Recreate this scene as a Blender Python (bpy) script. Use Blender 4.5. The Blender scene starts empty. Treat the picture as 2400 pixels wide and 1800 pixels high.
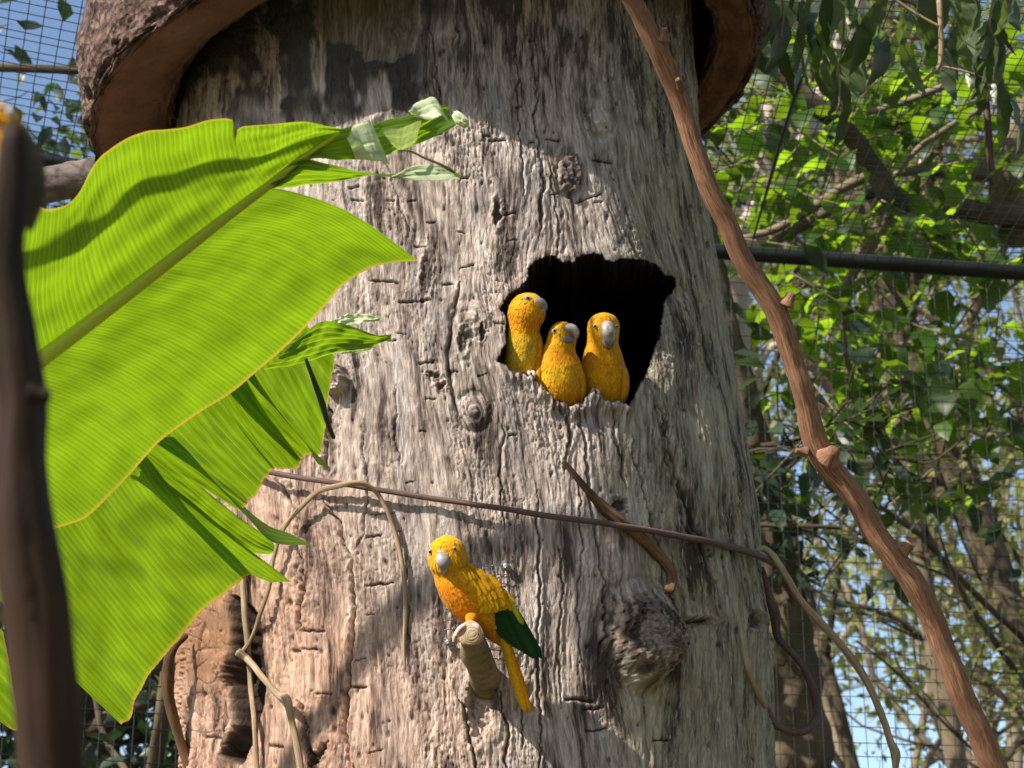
import bpy, math, random
import numpy as np
from mathutils import Vector
R = math.radians
rng = np.random.RandomState(7)
random.seed(7)

# ------------------------------------------------------------------ camera, world, sun, exposure
scene = bpy.context.scene
FPX = 4667.0                       # focal length in pixels of the 2400 px wide photograph
PITCH = R(20)
CAM = np.array([0.0, -3.3, 1.6])
FWD = np.array([0.0, math.cos(PITCH), math.sin(PITCH)])
UP = np.array([0.0, -math.sin(PITCH), math.cos(PITCH)])
RIGHT = np.array([1.0, 0.0, 0.0])
SUN_AZ, SUN_EL = R(54), R(40)      # azimuth to the left of straight behind the camera
TO_SUN = np.array([-math.sin(SUN_AZ) * math.cos(SUN_EL), -math.cos(SUN_AZ) * math.cos(SUN_EL), math.sin(SUN_EL)])

cam_data = bpy.data.cameras.new('camera')
cam = bpy.data.objects.new('camera', cam_data)
scene.collection.objects.link(cam)
cam.location = CAM
cam.rotation_euler = (R(90) + PITCH, 0, 0)
cam_data.sensor_width = 36
cam_data.lens = 36 * FPX / 2400
cam_data.clip_start = 0.05
cam_data.clip_end = 2000
cam_data.dof.use_dof = True
cam_data.dof.focus_distance = 2.68
cam_data.dof.aperture_fstop = 13.0
scene.camera = cam

world = bpy.data.worlds.new('World')
scene.world = world
world.use_nodes = True
wn = world.node_tree
sky = wn.nodes.new('ShaderNodeTexSky')
sky.sky_type = 'NISHITA'
sky.sun_disc = False
sky.sun_elevation = SUN_EL
sky.sun_rotation = math.atan2(TO_SUN[0], TO_SUN[1])
sky.air_density = 1.0
sky.dust_density = 0.6
bg = wn.nodes['Background']
bg.inputs['Strength'].default_value = 0.105
wn.links.new(sky.outputs['Color'], bg.inputs['Color'])

sd = bpy.data.lights.new('sun', 'SUN')
sd.energy = 5.0
sd.angle = R(0.5)
sd.color = (1.0, 0.93, 0.83)
sun = bpy.data.objects.new('sun', sd)
scene.collection.objects.link(sun)
sun.location = (-4, -4, 8)
sun.rotation_euler = Vector(TO_SUN).to_track_quat('Z', 'Y').to_euler()

scene.view_settings.view_transform = 'Standard'
scene.view_settings.look = 'None'
scene.view_settings.gamma = 1
scene.view_settings.exposure = 0.92
scene.cycles.max_bounces = 7
scene.cycles.use_denoising = True

# ------------------------------------------------------------------ helpers
def P(px, py, d):
    """point of the place seen at photo position (px, py), d metres along the viewing axis"""
    px, py, d = np.broadcast_arrays(np.asarray(px, float), np.asarray(py, float), np.asarray(d, float))
    a = (px - 1200) / FPX
    b = (900 - py) / FPX
    return CAM + d[..., None] * (FWD + a[..., None] * RIGHT + b[..., None] * UP)

def project(w):
    q = np.asarray(w) - CAM
    d = q @ FWD
    return 1200 + FPX * (q @ RIGHT) / d, 900 - FPX * (q @ UP) / d, d

def tag(o, label=None, cat=None, group=None, kind=None):
    if label: o['label'] = label
    if cat: o['category'] = cat
    if group: o['group'] = group
    if kind: o['kind'] = kind
    return o

def link(o, parent=None):
    scene.collection.objects.link(o)
    if parent is not None:
        o.parent = parent
        o.matrix_parent_inverse = parent.matrix_world.inverted()
    return o

def empty(name, loc):
    o = bpy.data.objects.new(name, None)
    o.location = loc
    o.empty_display_size = 0.1
    scene.collection.objects.link(o)
    bpy.context.view_layer.update()
    return o

def mesh_np(name, verts, faces, mat=None, uv=None, attrs=None, smooth=True):
    """verts (n,3); faces (m,k) int array, or a list of such arrays; uv (n,2) per vertex"""
    me = bpy.data.meshes.new(name)
    fl = [np.asarray(f, int) for f in (faces if isinstance(faces, list) else [faces]) if len(f)]
    loops = np.concatenate([f.ravel() for f in fl]).astype(np.int32)
    tot = np.concatenate([np.full(len(f), f.shape[1]) for f in fl]).astype(np.int32)
    start = np.concatenate([[0], np.cumsum(tot)[:-1]]).astype(np.int32)
    me.vertices.add(len(verts)); me.loops.add(len(loops)); me.polygons.add(len(tot))
    me.vertices.foreach_set('co', np.asarray(verts, np.float32).ravel())
    me.loops.foreach_set('vertex_index', loops)
    me.polygons.foreach_set('loop_start', start)
    me.polygons.foreach_set('loop_total', tot)
    if smooth:
        me.polygons.foreach_set('use_smooth', np.ones(len(tot), bool))
    if uv is not None:
        l = me.uv_layers.new(name='UVMap')
        l.data.foreach_set('uv', np.asarray(uv, np.float32)[loops].ravel())
    for k, v in (attrs or {}).items():
        v = np.asarray(v, np.float32)
        if v.ndim == 1:
            a = me.attributes.new(k, 'FLOAT', 'POINT'); a.data.foreach_set('value', v)
        else:
            if v.shape[1] == 3: v = np.c_[v, np.ones(len(v))]
            a = me.attributes.new(k, 'FLOAT_COLOR', 'POINT'); a.data.foreach_set('color', v.astype(np.float32).ravel())
    me.update(calc_edges=True)
    me.validate()
    if mat: me.materials.append(mat)
    return me

def obj(name, me, parent=None):
    return link(bpy.data.objects.new(name, me), parent)

def grid_faces(nu, nv, wrap_v=False, off=0):
    i = np.arange(nu - 1)[:, None]
    j = np.arange(nv if wrap_v else nv - 1)[None, :]
    j2 = (j + 1) % nv
    return (np.stack([i * nv + j, i * nv + j2, (i + 1) * nv + j2, (i + 1) * nv + j], -1).reshape(-1, 4) + off)

def resample(pts, n, t=None):
    """Catmull-Rom through pts (k, c) at n chord-length spaced places"""
    p = np.asarray(pts, float)
    if len(p) == 2:
        s = np.linspace(0, 1, n)[:, None]
        return p[0] * (1 - s) + p[1] * s
    k = np.r_[0, np.cumsum(np.maximum(np.linalg.norm(np.diff(p[:, :min(3, p.shape[1])], axis=0), axis=1), 1e-6))]
    s = np.linspace(0, k[-1], n)
    i = np.clip(np.searchsorted(k, s, side='right') - 1, 0, len(p) - 2)
    u = ((s - k[i]) / (k[i + 1] - k[i]))[:, None]
    m = np.empty_like(p)
    m[1:-1] = (p[2:] - p[:-2]) / (k[2:] - k[:-2])[:, None]
    m[0] = (p[1] - p[0]) / (k[1] - k[0]); m[-1] = (p[-1] - p[-2]) / (k[-1] - k[-2])
    h = (k[i + 1] - k[i])[:, None]
    u2, u3 = u * u, u ** 3
    return (2*u3-3*u2+1)*p[i] + (u3-2*u2+u)*h*m[i] + (-2*u3+3*u2)*p[i+1] + (u3-u2)*h*m[i+1]

class Perlin:
    def __init__(s, seed):
        r = np.random.RandomState(seed)
        s.p = np.tile(r.permutation(256), 2)
        a = r.rand(256) * 2 * np.pi
        s.g = np.stack([np.cos(a), np.sin(a)], -1)
    def __call__(s, x, y):
        x, y = np.broadcast_arrays(np.asarray(x, float), np.asarray(y, float))
        xi, yi = np.floor(x).astype(int), np.floor(y).astype(int)
        fx, fy = x - xi, y - yi
        xi &= 255; yi &= 255
        u = fx*fx*fx*(fx*(fx*6-15)+10); v = fy*fy*fy*(fy*(fy*6-15)+10)
        def gr(ix, iy, dx, dy):
            g = s.g[s.p[s.p[ix & 255] + (iy & 255)]]
            return g[..., 0]*dx + g[..., 1]*dy
        a = gr(xi, yi, fx, fy); b = gr(xi+1, yi, fx-1, fy)
        c = gr(xi, yi+1, fx, fy-1); d = gr(xi+1, yi+1, fx-1, fy-1)
        return 1.5 * ((a*(1-u)+b*u)*(1-v) + (c*(1-u)+d*u)*v)
PN = [Perlin(100 + i) for i in range(16)]
def fbm(x, y, o=4, k=0):
    t = 0
    for i in range(o):
        t = t + PN[(k + i) % 16](x * 2**i + 7.3*i, y * 2**i + 3.1*i) / 2**i
    return t
def smooth(e0, e1, x):
    t = np.clip((x - e0) / (e1 - e0), 0, 1)
    return t * t * (3 - 2 * t)

# ------------------------------------------------------------------ materials
class Mat:
    def __init__(s, name, rough=0.8, spec=0.3):
        s.m = bpy.data.materials.new(name); s.m.use_nodes = True
        s.t = s.m.node_tree; s.b = s.t.nodes['Principled BSDF']
        s.b.inputs['Roughness'].default_value = rough
        s.b.inputs['Specular IOR Level'].default_value = spec
        s.out = s.t.nodes['Material Output']
    def n(s, typ, **kw):
        x = s.t.nodes.new('ShaderNode' + typ)
        for k, v in kw.items():
            if k.startswith('_'): setattr(x, k[1:], v)
            else: s.set(x.inputs[k.replace('__', ' ')], v)
        return x
    def set(s, sock, v):
        if isinstance(v, bpy.types.NodeSocket): s.t.links.new(v, sock)
        else:
            if isinstance(v, tuple) and len(v) == 3 and sock.type == 'RGBA': v = v + (1,)
            sock.default_value = v
    def mix(s, f, a, b, mode='MIX'):
        x = s.t.nodes.new('ShaderNodeMix'); x.data_type = 'RGBA'; x.blend_type = mode
        s.set(x.inputs[0], f); s.set(x.inputs[6], a); s.set(x.inputs[7], b)
        return x.outputs[2]
    def math(s, op, a, b=0.0, c=0.0):
        x = s.t.nodes.new('ShaderNodeMath'); x.operation = op
        s.set(x.inputs[0], a); s.set(x.inputs[1], b); s.set(x.inputs[2], c)
        return x.outputs[0]
    def ramp(s, f, stops):
        x = s.t.nodes.new('ShaderNodeValToRGB'); e = x.color_ramp.elements
        while len(e) < len(stops): e.new(0.5)
        for q, (p, c) in zip(e, stops):
            q.position = p; q.color = c + (1,) if isinstance(c, tuple) else (c, c, c, 1)
        s.set(x.inputs[0], f)
        return x.outputs[0]
    def coord(s, which='UV', scale=(1, 1, 1), loc=(0, 0, 0)):
        if which == 'UV': o = s.n('UVMap').outputs[0]
        else: o = s.n('TexCoord').outputs[which]
        return s.n('Mapping', Vector=o, Scale=scale, Location=loc).outputs[0]
    def noise(s, vec, scale=1.0, detail=4.0, rough=0.55, dist=0.0):
        return s.n('TexNoise', Vector=vec, Scale=scale, Detail=detail, Roughness=rough, Distortion=dist).outputs[0]
    def attr(s, name):
        return s.n('Attribute', _attribute_name=name)
    def bump(s, h, strength=0.5, dist=0.002, prev=None):
        x = s.n('Bump', Height=h, Strength=strength, Distance=dist)
        if prev is not None: s.set(x.inputs['Normal'], prev)
        return x.outputs[0]
    def color(s, c): s.set(s.b.inputs['Base Color'], c)
    def normal(s, x): s.set(s.b.inputs['Normal'], x)

def bark_stick(name, c1, c2, c3, rough=0.75, sc=(60, 7, 1), bump=0.7, dist=0.003):
    m = Mat(name, rough, 0.25)
    v = m.coord('UV', sc)
    a = m.noise(v, 1.0, 6, 0.65, 0.4)
    b = m.noise(m.coord('UV', (9, 5, 1)), 1.0, 3)
    w = m.noise(m.coord('UV', (sc[0]*3, sc[1]*3, 1)), 1.0, 4, 0.7)
    m.color(m.mix(m.ramp(b, [(0.42, 0.0), (0.66, 1.0)]), m.mix(m.ramp(a, [(0.33, 0.0), (0.62, 1.0)]), c1, c2), c3))
    n = m.bump(a, bump, dist)
    m.normal(m.bump(w, bump*0.6, dist*0.4, n))
    return m.m

def leaf_mat(name, top, trans, fac=0.5, rough=0.45, var=0.35, spec=0.4, vein=None, bumpy=True):
    m = Mat(name, rough, spec)
    oi = m.n('ObjectInfo').outputs['Random']
    at = m.attr('tint').outputs['Fac']
    r = m.math('FRACT', m.math('ADD', oi, at))
    v = m.math('MULTIPLY_ADD', r, var, 1 - var * 0.5)
    nz = m.noise(m.coord('Object', (25, 25, 25)), 1.0, 3)
    v = m.math('MULTIPLY', v, m.math('MULTIPLY_ADD', nz, 0.5, 0.75))
    c1 = m.mix(1.0, top, m.n('CombineColor', Red=v, Green=v, Blue=v).outputs[0], 'MULTIPLY')
    c2 = m.mix(1.0, trans, m.n('CombineColor', Red=v, Green=v, Blue=v).outputs[0], 'MULTIPLY')
    m.color(c1)
    tr = m.n('BsdfTranslucent', Color=c2)
    mx = m.n('MixShader', Fac=fac)
    m.t.links.new(m.b.outputs[0], mx.inputs[1]); m.t.links.new(tr.outputs[0], mx.inputs[2])
    m.t.links.new(mx.outputs[0], m.out.inputs['Surface'])
    return m.m

# ------------------------------------------------------------------ ground
m = Mat('forest_floor', 0.95)
a = m.noise(m.coord('Object', (0.6, 0.6, 0.6)), 1.0, 6)
b = m.noise(m.coord('Object', (9, 9, 9)), 1.0, 6, 0.7)
m.color(m.mix(m.ramp(a, [(0.4, 0.0), (0.62, 1.0)]), m.mix(b, (0.10, 0.07, 0.045), (0.2, 0.15, 0.10)), m.mix(b, (0.04, 0.06, 0.02), (0.10, 0.13, 0.04))))
m.normal(m.bump(b, 0.8, 0.05))
gx = np.linspace(-1, 1, 61); gx = np.sign(gx) * np.abs(gx)**3 * 600
X, Y = np.meshgrid(gx, gx, indexing='ij')
Z = 0.02 * fbm(X*0.7, Y*0.7, 3) * (np.abs(X) < 40) * (np.abs(Y) < 40)
ground = obj('ground', mesh_np('ground', np.stack([X, Y, Z - 0.02], -1).reshape(-1, 3), grid_faces(61, 61), m.m))
tag(ground, 'bare earth and patchy grass floor of the aviary', 'ground', kind='structure')

# ------------------------------------------------------------------ the dead trunk
rows = [(-900, 500, 1590), (-300, 470, 1610), (0, 455, 1622), (250, 425, 1640), (500, 418, 1657), (800, 425, 1712), (1000, 430, 1745),
        (1200, 432, 1775), (1480, 440, 1800), (1800, 452, 1817), (2300, 440, 1850)]
tz, tc, tr_ = [], [], []
for (yy, l, r_) in rows:
    c = (l + r_) / 2
    v = (900 - yy) / FPX
    d = 3.3 / (FWD[1] + UP[1] * v)
    w = P(c, yy, d)
    tz.append(w[2]); tc.append(w[0]); tr_.append((r_ - l) / 2 / FPX * d * 0.99)
o_ = np.argsort(tz); tz = np.array(tz)[o_]; tc = np.array(tc)[o_]; tr_ = np.array(tr_)[o_]
tz = np.r_[0.0, tz]; tc = np.r_[tc[0], tc]; tr_ = np.r_[tr_[0] * 1.18, tr_]
def trunk_c(z): return np.interp(z, tz, tc)
def trunk_r(z): return np.interp(z, tz, tr_)

def poly_sd(X, Y, poly):
    """signed distance to a closed polygon, positive inside"""
    p = np.asarray(poly, float); q = np.roll(p, -1, axis=0)
    best = np.full(X.shape, 1e9); ins = np.zeros(X.shape, bool)
    for (x0, y0), (x1, y1) in zip(p, q):
        dx, dy = x1 - x0, y1 - y0
        t = np.clip(((X - x0)*dx + (Y - y0)*dy) / (dx*dx + dy*dy + 1e-9), 0, 1)
        best = np.minimum(best, (X - x0 - t*dx)**2 + (Y - y0 - t*dy)**2)
        c = ((y0 > Y) != (y1 > Y)) & (X < (x1 - x0) * (Y - y0) / (y1 - y0 + 1e-12) + x0)
        ins ^= c
    d = np.sqrt(best)
    return np.where(ins, d, -d)

def line_d(X, Y, pts):
    p = np.asarray(pts, float)
    best = np.full(X.shape, 1e9); tt = np.zeros(X.shape)
    n = len(p) - 1
    for i in range(n):
        (x0, y0), (x1, y1) = p[i], p[i+1]
        dx, dy = x1 - x0, y1 - y0
        t = np.clip(((X - x0)*dx + (Y - y0)*dy) / (dx*dx + dy*dy + 1e-9), 0, 1)
        d = (X - x0 - t*dx)**2 + (Y - y0 - t*dy)**2
        m_ = d < best
        best = np.where(m_, d, best); tt = np.where(m_, (i + t) / n, tt)
    return np.sqrt(best), tt

HOLE_C = [(500,320),(560,250),(660,205),(700,190),(760,225),(790,260),(850,240),(895,265),(930,205),(1000,185),(1060,175),(1130,185),
 (1150,220),(1200,240),(1250,245),(1280,225),(1380,225),(1480,240),(1590,250),(1650,290),(1710,350),(1790,365),(1820,430),(1800,480),
 (1740,560),(1730,640),(1700,750),(1690,850),(1660,930),(1640,1000),(1600,1120),(1580,1180),(1500,1270),(1440,1360),(1370,1475),(1300,1440),
 (1230,1430),(1190,1440),(1130,1400),(1080,1350),(1030,1365),(985,1410),(975,1460),(920,1455),(870,1480),(830,1450),(770,1430),(730,1440),
 (700,1370),(640,1350),(620,1310),(570,1280),(545,1215),(480,1215),(430,1195),(350,1180),(310,1140),(240,1110),(280,1020),(315,960),(315,830),
 (320,740),(290,680),(270,650),(330,540),(420,480),(490,420),(510,370)]
HOLE = [(1100 + .2712*x, 550 + .2712*y) for x, y in HOLE_C]

# x, y, rx, ry, height (mm, negative = pit), kind
KNOTS = [(1335,405,26,50,7,'rough'), (1402,290,26,26,6,'ring'), (790,895,30,34,26,'stub'), (1105,745,38,32,5,'ring'), (1110,965,32,34,7,'ring'),
         (1500,1525,84,100,58,'burl'), (1130,1660,36,80,-20,'pit'), (1448,1185,22,16,-9,'pit'), (1085,800,12,30,-4,'pit'), (1165,500,11,34,-7,'pit'),
         (1060,90,20,14,4,'ring'), (1760,1455,24,22,-14,'pit'), (1640,1456,36,10,-14,'pit'), (1000,640,14,50,-3,'pit'), (1015,880,16,9,-5,'pit'),
         (1130,780,6,22,-8,'pit'), (1035,905,15,8,-7,'pit'), (940,70,16,12,3,'ring')]
CRACKS = [ # polyline, half width px, depth mm
 ([(1250,90),(1262,200),(1258,300),(1275,420),(1262,560)],4,7), ([(1210,20),(1214,160),(1222,330),(1228,480)],3,5),
 ([(1490,60),(1500,170),(1530,260),(1555,350)],4,6), ([(1010,60),(1020,140),(1030,230)],3,5),
 ([(1345,920),(1372,1040),(1378,1160),(1392,1260),(1408,1360),(1415,1480),(1400,1560)],4,9),
 ([(1258,1150),(1262,1280),(1262,1420),(1258,1560),(1270,1720),(1262,1820)],4,8),
 ([(1355,1130),(1360,1300),(1352,1420),(1360,1560)],3,6), ([(1330,900),(1335,1000),(1328,1090)],4,8),
 ([(850,980),(852,1060),(866,1130),(860,1240),(842,1290)],3,6), ([(1080,660),(1058,760),(1050,850),(1075,990)],7,6),
 ([(770,950),(765,1030),(768,1120)],7,11), ([(640,1120),(680,1180),(692,1270),(694,1360)],6,6),
 ([(700,1290),(704,1400),(690,1480)],6,9), ([(760,1170),(800,1240),(825,1310),(832,1420),(818,1560),(806,1700),(826,1810)],6,11),
 ([(700,1640),(722,1720),(735,1810)],6,11), ([(1165,1620),(1190,1700),(1185,1810)],4,9), ([(1080,1640),(1100,1720),(1118,1810)],5,10),
 ([(1210,1570),(1222,1660),(1225,1760)],4,7), ([(1310,1290),(1318,1400),(1308,1530),(1318,1660)],3,6),
 ([(1300,620),(1310,560),(1300,470),(1290,380)],3,5), ([(930,900),(925,1000),(935,1100)],3,4), ([(1180,980),(1172,1100),(1180,1240)],3,5),
 ([(900,350),(930,460),(960,560)],3,4), ([(1440,960),(1450,1060),(1470,1150)],4,6), ([(1530,900),(1560,1040),(1590,1180),(1640,1330)],5,6),
 ([(1600,650),(1640,820),(1670,980)],3,5), ([(1550,950),(1590,1120),(1640,1260),(1680,1400)],10,8), ([(1720,1150),(1745,1300),(1760,1420)],3,6),
 ([(1480,1020),(1500,1120),(1530,1240),(1560,1350)],5,6), ([(640,520),(650,600),(640,700)],4,5), ([(955,1300),(950,1400),(962,1520)],3,4)]
NICKS = [(918,585,22,2),(900,660,38,3),(970,705,42,3),(1095,624,18,2),(1050,665,16,3),(1000,850,20,3),(905,795,26,3),(1010,935,14,3),(1170,760,14,3),
 (900,1205,30,2),(880,1258,18,3),(892,1370,34,4),(1410,380,26,4),(1380,465,30,3),(1400,475,10,2),(1300,455,14,2),(840,470,16,3),(965,470,12,2),(915,470,12,2),
 (830,440,14,3),(1165,330,24,3),(1140,320,10,3),(1020,320,20,4),(870,330,26,4),(1300,325,20,3),(1220,245,10,4),(985,575,18,3),(1200,565,12,2),(1080,545,10,2),
 (730,1478,30,4),(690,1524,12,5),(720,1520,20,3),(840,1610,20,4),(755,1625,22,3),(845,1545,14,2),(880,1760,20,2),(1640,1455,30,5),(1265,640,10,2),(1190,505,20,3),
 (1550,1735,24,4),(1400,1710,30,4),(1390,1660,26,4),(1360,1640,40,5),(950,600,10,2),(1130,880,12,2),(960,1130,10,2),(650,1750,20,5),(520,1730,22,4),(870,1440,12,2),
 (1010,520,12,2),(1250,330,8,3),(1090,420,10,3),(780,560,12,2),(720,470,14,2),(1060,870,16,3),(940,780,12,2),(990,1010,10,2),(1200,1020,10,2)]

def trunk_fields(X, Y, S, Z):
    """displacement in metres plus colour masks, for surface places given as photo px (X, Y) and metres (S along the girth, Z up)"""
    s, z = S * 1000.0, Z * 1000.0
    # grain flows round the knots
    psi = X.copy()
    for (x, y, rx, ry, h, k) in KNOTS + [(1395,760,150,170,0,'hole')]:
        if k == 'pit' and rx < 24: continue
        q = ((X - x) / rx)**2 + ((Y - y) / ry)**2
        psi = psi - (X - x) * 0.85 / (q + 0.75) * np.exp(-q / 14)
    g = s + (psi - X) * 0.62
    g = g + 6*PN[0](g/80, z/170) + 1.7*PN[1](g/24, z/60)
    zz = z + 5*PN[2](g/20, z/40)
    rid = lambda a: 1 - 2*np.abs(a)
    n1 = rid(PN[3](g/17, zz/170)); n2 = rid(PN[4](g/8.0, zz/70)); n3 = PN[5](g/4.2, zz/26); n4 = rid(PN[6](g/30, zz/330))
    rough = smooth(-0.25, 0.35, PN[7](g/90, zz/150))               # patches of crumbly wood
    pit = PN[8](g/6.5, zz/9.0)
    disp = 10*fbm(s/190, z/420, 3, 2) + 1.2*fbm(g/60, zz/240, 3, 5)
    n5 = rid(PN[13](g/4.6, zz/34))
    gv = lambda a, w: np.exp(-(a/w)**2)
    grooves = 1.5*gv(PN[14](g/9 + 5, zz/80), .09) + 1.9*gv(PN[15](g/5.2 + 9, zz/36), .13) + 2.4*gv(PN[0](g/26 + 3, zz/240), .03) + 1.6*gv(PN[1](g/7 + 21, zz/22), .10)
    disp = disp - grooves*(0.30 + 0.60*rough) + 0.9*n1 + 0.8*n2 + 0.9*n3 + 0.7*n4 + 0.7*n5 + rough*(0.9*np.minimum(pit, 0.10)*2.0)
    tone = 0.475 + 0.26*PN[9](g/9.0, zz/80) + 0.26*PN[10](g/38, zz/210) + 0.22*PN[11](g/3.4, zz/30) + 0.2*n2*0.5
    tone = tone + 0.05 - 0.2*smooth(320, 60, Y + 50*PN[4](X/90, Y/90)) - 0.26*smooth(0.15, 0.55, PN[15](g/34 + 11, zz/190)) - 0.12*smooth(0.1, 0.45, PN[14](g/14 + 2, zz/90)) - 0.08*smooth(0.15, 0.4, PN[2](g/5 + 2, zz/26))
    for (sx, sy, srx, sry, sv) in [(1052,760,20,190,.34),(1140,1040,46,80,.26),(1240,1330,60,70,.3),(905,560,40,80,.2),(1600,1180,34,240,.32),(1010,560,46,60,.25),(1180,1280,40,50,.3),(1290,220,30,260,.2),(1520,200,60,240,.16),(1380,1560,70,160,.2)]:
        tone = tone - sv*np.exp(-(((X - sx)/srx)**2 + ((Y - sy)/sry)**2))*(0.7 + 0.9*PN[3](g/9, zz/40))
    dark = np.zeros_like(X)
    jx = X + 5*PN[12](X/14, Y/14) + 3*PN[13](X/6, Y/6)
    jy = Y + 5*PN[14](X/14, Y/14) + 3*PN[15](X/6, Y/6)
    # cracks
    for pts, w, dep in CRACKS:
        ps = np.array(pts, float)
        mx = (X > ps[:, 0].min()-60) & (X < ps[:, 0].max()+60) & (Y > ps[:, 1].min()-60) & (Y < ps[:, 1].max()+60)
        if not mx.any(): continue
        wob = 9*PN[2](Y[mx]/50, X[mx]*0 + pts[0][0]) + 4*PN[3](Y[mx]/16, X[mx]*0 + pts[0][1])
        d, t = line_d(X[mx] + wob, Y[mx], ps)
        ww = w * (0.55 + 0.75*np.abs(PN[4](t*6 + pts[0][0], t*0))) * np.minimum(1, 6*np.minimum(t, 1-t) + 0.25)
        e = np.exp(-(d/np.maximum(ww, 1.2))**2)
        disp[mx] -= dep * e
        disp[mx] += 0.25*dep*np.exp(-((d - 2.6*ww)/(1.6*ww + 1))**2)
        dark[mx] = np.maximum(dark[mx], smooth(0.35, 0.9, e) * 0.8)
    # pecked and cut nicks across the grain
    for (x, y, L, w) in NICKS:
        mx = (np.abs(X - x) < L + 14) & (np.abs(Y - y) < 24)
        if not mx.any(): continue
        sl = ((x * 7 + y * 3) % 11 - 6.5) / 22.0
        dx = X[mx] - x
        dy = Y[mx] + 0.45*(jy[mx] - Y[mx]) - y - sl*dx
        e = np.exp(-(dy/(w*0.85))**2) * smooth(1.1, 0.75, np.abs(dx)/L)
        disp[mx] -= 4.5*e
        dark[mx] = np.maximum(dark[mx], smooth(0.35, 0.8, e))
    # worm holes
    r2 = np.random.RandomState(3)
    for i in range(330):
        x, y = r2.uniform(450, 1780), r2.uniform(60, 1790)
        rr = r2.choice([2.5, 3.2, 4.2, 6.0], p=[.4, .3, .2, .1]); st = r2.uniform(1.0, 2.4)
        mx = (np.abs(X - x) < 20) & (np.abs(Y - y) < 30)
        e = np.exp(-(((X[mx] - x)/rr)**2 + ((Y[mx] - y)/(rr*st))**2))
        disp[mx] -= 4.0*e; dark[mx] = np.maximum(dark[mx], 0.8*smooth(0.3, 0.8, e))
    # knots
    pink = smooth(1000, 560, X + 0.0*Y) * smooth(820, 1300, Y) + 0.55*smooth(1330, 900, X)*smooth(1250, 1620, Y)
    for (x, y, rx, ry, h, k) in KNOTS:
        q = np.sqrt(((jx - x)/rx)**2 + ((jy - y)/ry)**2)
        if k == 'ring':
            disp += h*np.exp(-(q/1.1)**2) + 2.2*np.sin(q*9)*np.exp(-(q/0.9)**2)*smooth(1.4, 0.5, q)
            disp -= 0.5*h*np.exp(-((q-1.35)/0.22)**2)
        elif k == 'rough':
            mk = smooth(1.1, 0.85, q)
            disp += h*mk + mk*3.2*fbm(X/9, Y/9, 3, 3) - 3*np.exp(-((q-1.1)/0.12)**2)
            dark = np.maximum(dark, 0.45*mk)
        elif k == 'stub':
            mk = smooth(1.05, 0.75, q)
            disp += h*mk + mk*4*fbm(X/10, Y/10, 3, 3)
        elif k == 'pit':
            mk = smooth(1.1, 0.6, q)
            disp += h*mk + mk*np.minimum(abs(h), 8)*0.5*fbm(X/10, Y/12, 3, 4) + 3*np.exp(-((q-1.2)/0.2)**2)
            if rx < 30: dark = np.maximum(dark, mk*0.85)
        elif k == 'burl':
            q = np.sqrt(((jx - x)/(rx*(1 - 0.35*np.clip((Y - y)/ry, -1.6, 0.9))))**2 + (np.where(Y > y, (jy - y)/ry, (jy - y)/(ry*1.6)))**2)
            mk = smooth(1.05, 0.55, q)
            cor = rid(PN[1](X/26 + 2*PN[2](X/50, Y/50), Y/24)) + 0.7*rid(PN[3](X/12, Y/11)) + 0.5*PN[4](X/6, Y/6)
            disp += h*mk*smooth(-2.3, 0.55, (Y - y)/ry) + mk*4.2*cor - 4*np.exp(-((q - 1.06)/0.05)**2)
            burl = mk
            tone = tone - 0.14*mk; pink = np.maximum(pink, 0.45*mk)
            # eye-like hollows in the burl
            for (ex, ey, er) in [(1445,1500,20),(1520,1575,13),(1475,1580,16)]:
                e = np.exp(-((X-ex)**2 + (jy-ey)**2)/er**2)
                disp -= 9*e; dark = np.maximum(dark, 0.7*smooth(.4, .8, e))
    # bark: dark crust high on the left, with bare patches
    reg = smooth(1085, 960, X + 60*PN[1](X/80, Y/60)) * smooth(330, 215, Y + 60*PN[2](X/70, Y/50) - 0.10*(X-600))
    bare = poly_sd(jx, jy, [(735,-200),(738,60),(768,108),(830,112),(858,150),(922,150),(965,128),(986,60),(1000,-200)])
    bare2 = poly_sd(jx, jy, [(600,60),(655,90),(662,200),(660,262),(632,262),(618,170),(596,120)])
    bk = reg * smooth(0.15, -0.2, PN[6](X/60, Y/150) + 0.25*PN[7](X/16, Y/40) - 0.35) * smooth(6, -4, bare) * smooth(5, -4, bare2)
    disp += bk*(5 + 3.0*fbm(X/22, Y/30, 3, 8))
    disp += 2.2*np.exp(-(bare/7)**2)*reg
    tan = smooth(-3, 8, bare)
    # crack-like pale scribbles in the bark crust
    bark = bk
    # streaks of grey stain and silver wood
    grey = smooth(0.05, 0.5, PN[5](g/55, zz/260) + 0.5*PN[6](g/18, zz/90))
    lich = smooth(1380, 1560, X + 80*PN[8](X/90, Y/200)) 
    # bark slab at the lower left with a deep crevice beside it
    lx = X + 9*PN[12](X/90, Y/110) + 2.5*PN[3](X/30, Y/22); ly = Y + 6*PN[13](X/60, Y/60)
    slab = poly_sd(lx, ly, [(380,1900),(380,1480),(440,1400),(470,1340),(556,1340),(572,1440),(574,1560),(580,1660),(566,1730),(545,1790),(540,1900)])
    mk = smooth(-14, 16, slab)
    disp += 22*mk*smooth(1340, 1430, Y) + mk*(2.0*fbm(X/16, Y/120, 4, 2) - 5.0*np.exp(-(PN[6](X/26, Y/190)/.07)**2) - 3.0*np.exp(-(PN[7](X/60, Y/44)/.035)**2))
    slabc = mk*smooth(1660, 1560, Y + 40*PN[9](X/30, Y/40))
    cre = poly_sd(lx, ly, [(560,1400),(592,1440),(606,1540),(610,1650),(598,1710),(560,1785),(544,1772),(566,1700),(560,1600),(562,1520)])
    mk = smooth(-9, 11, cre)
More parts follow.
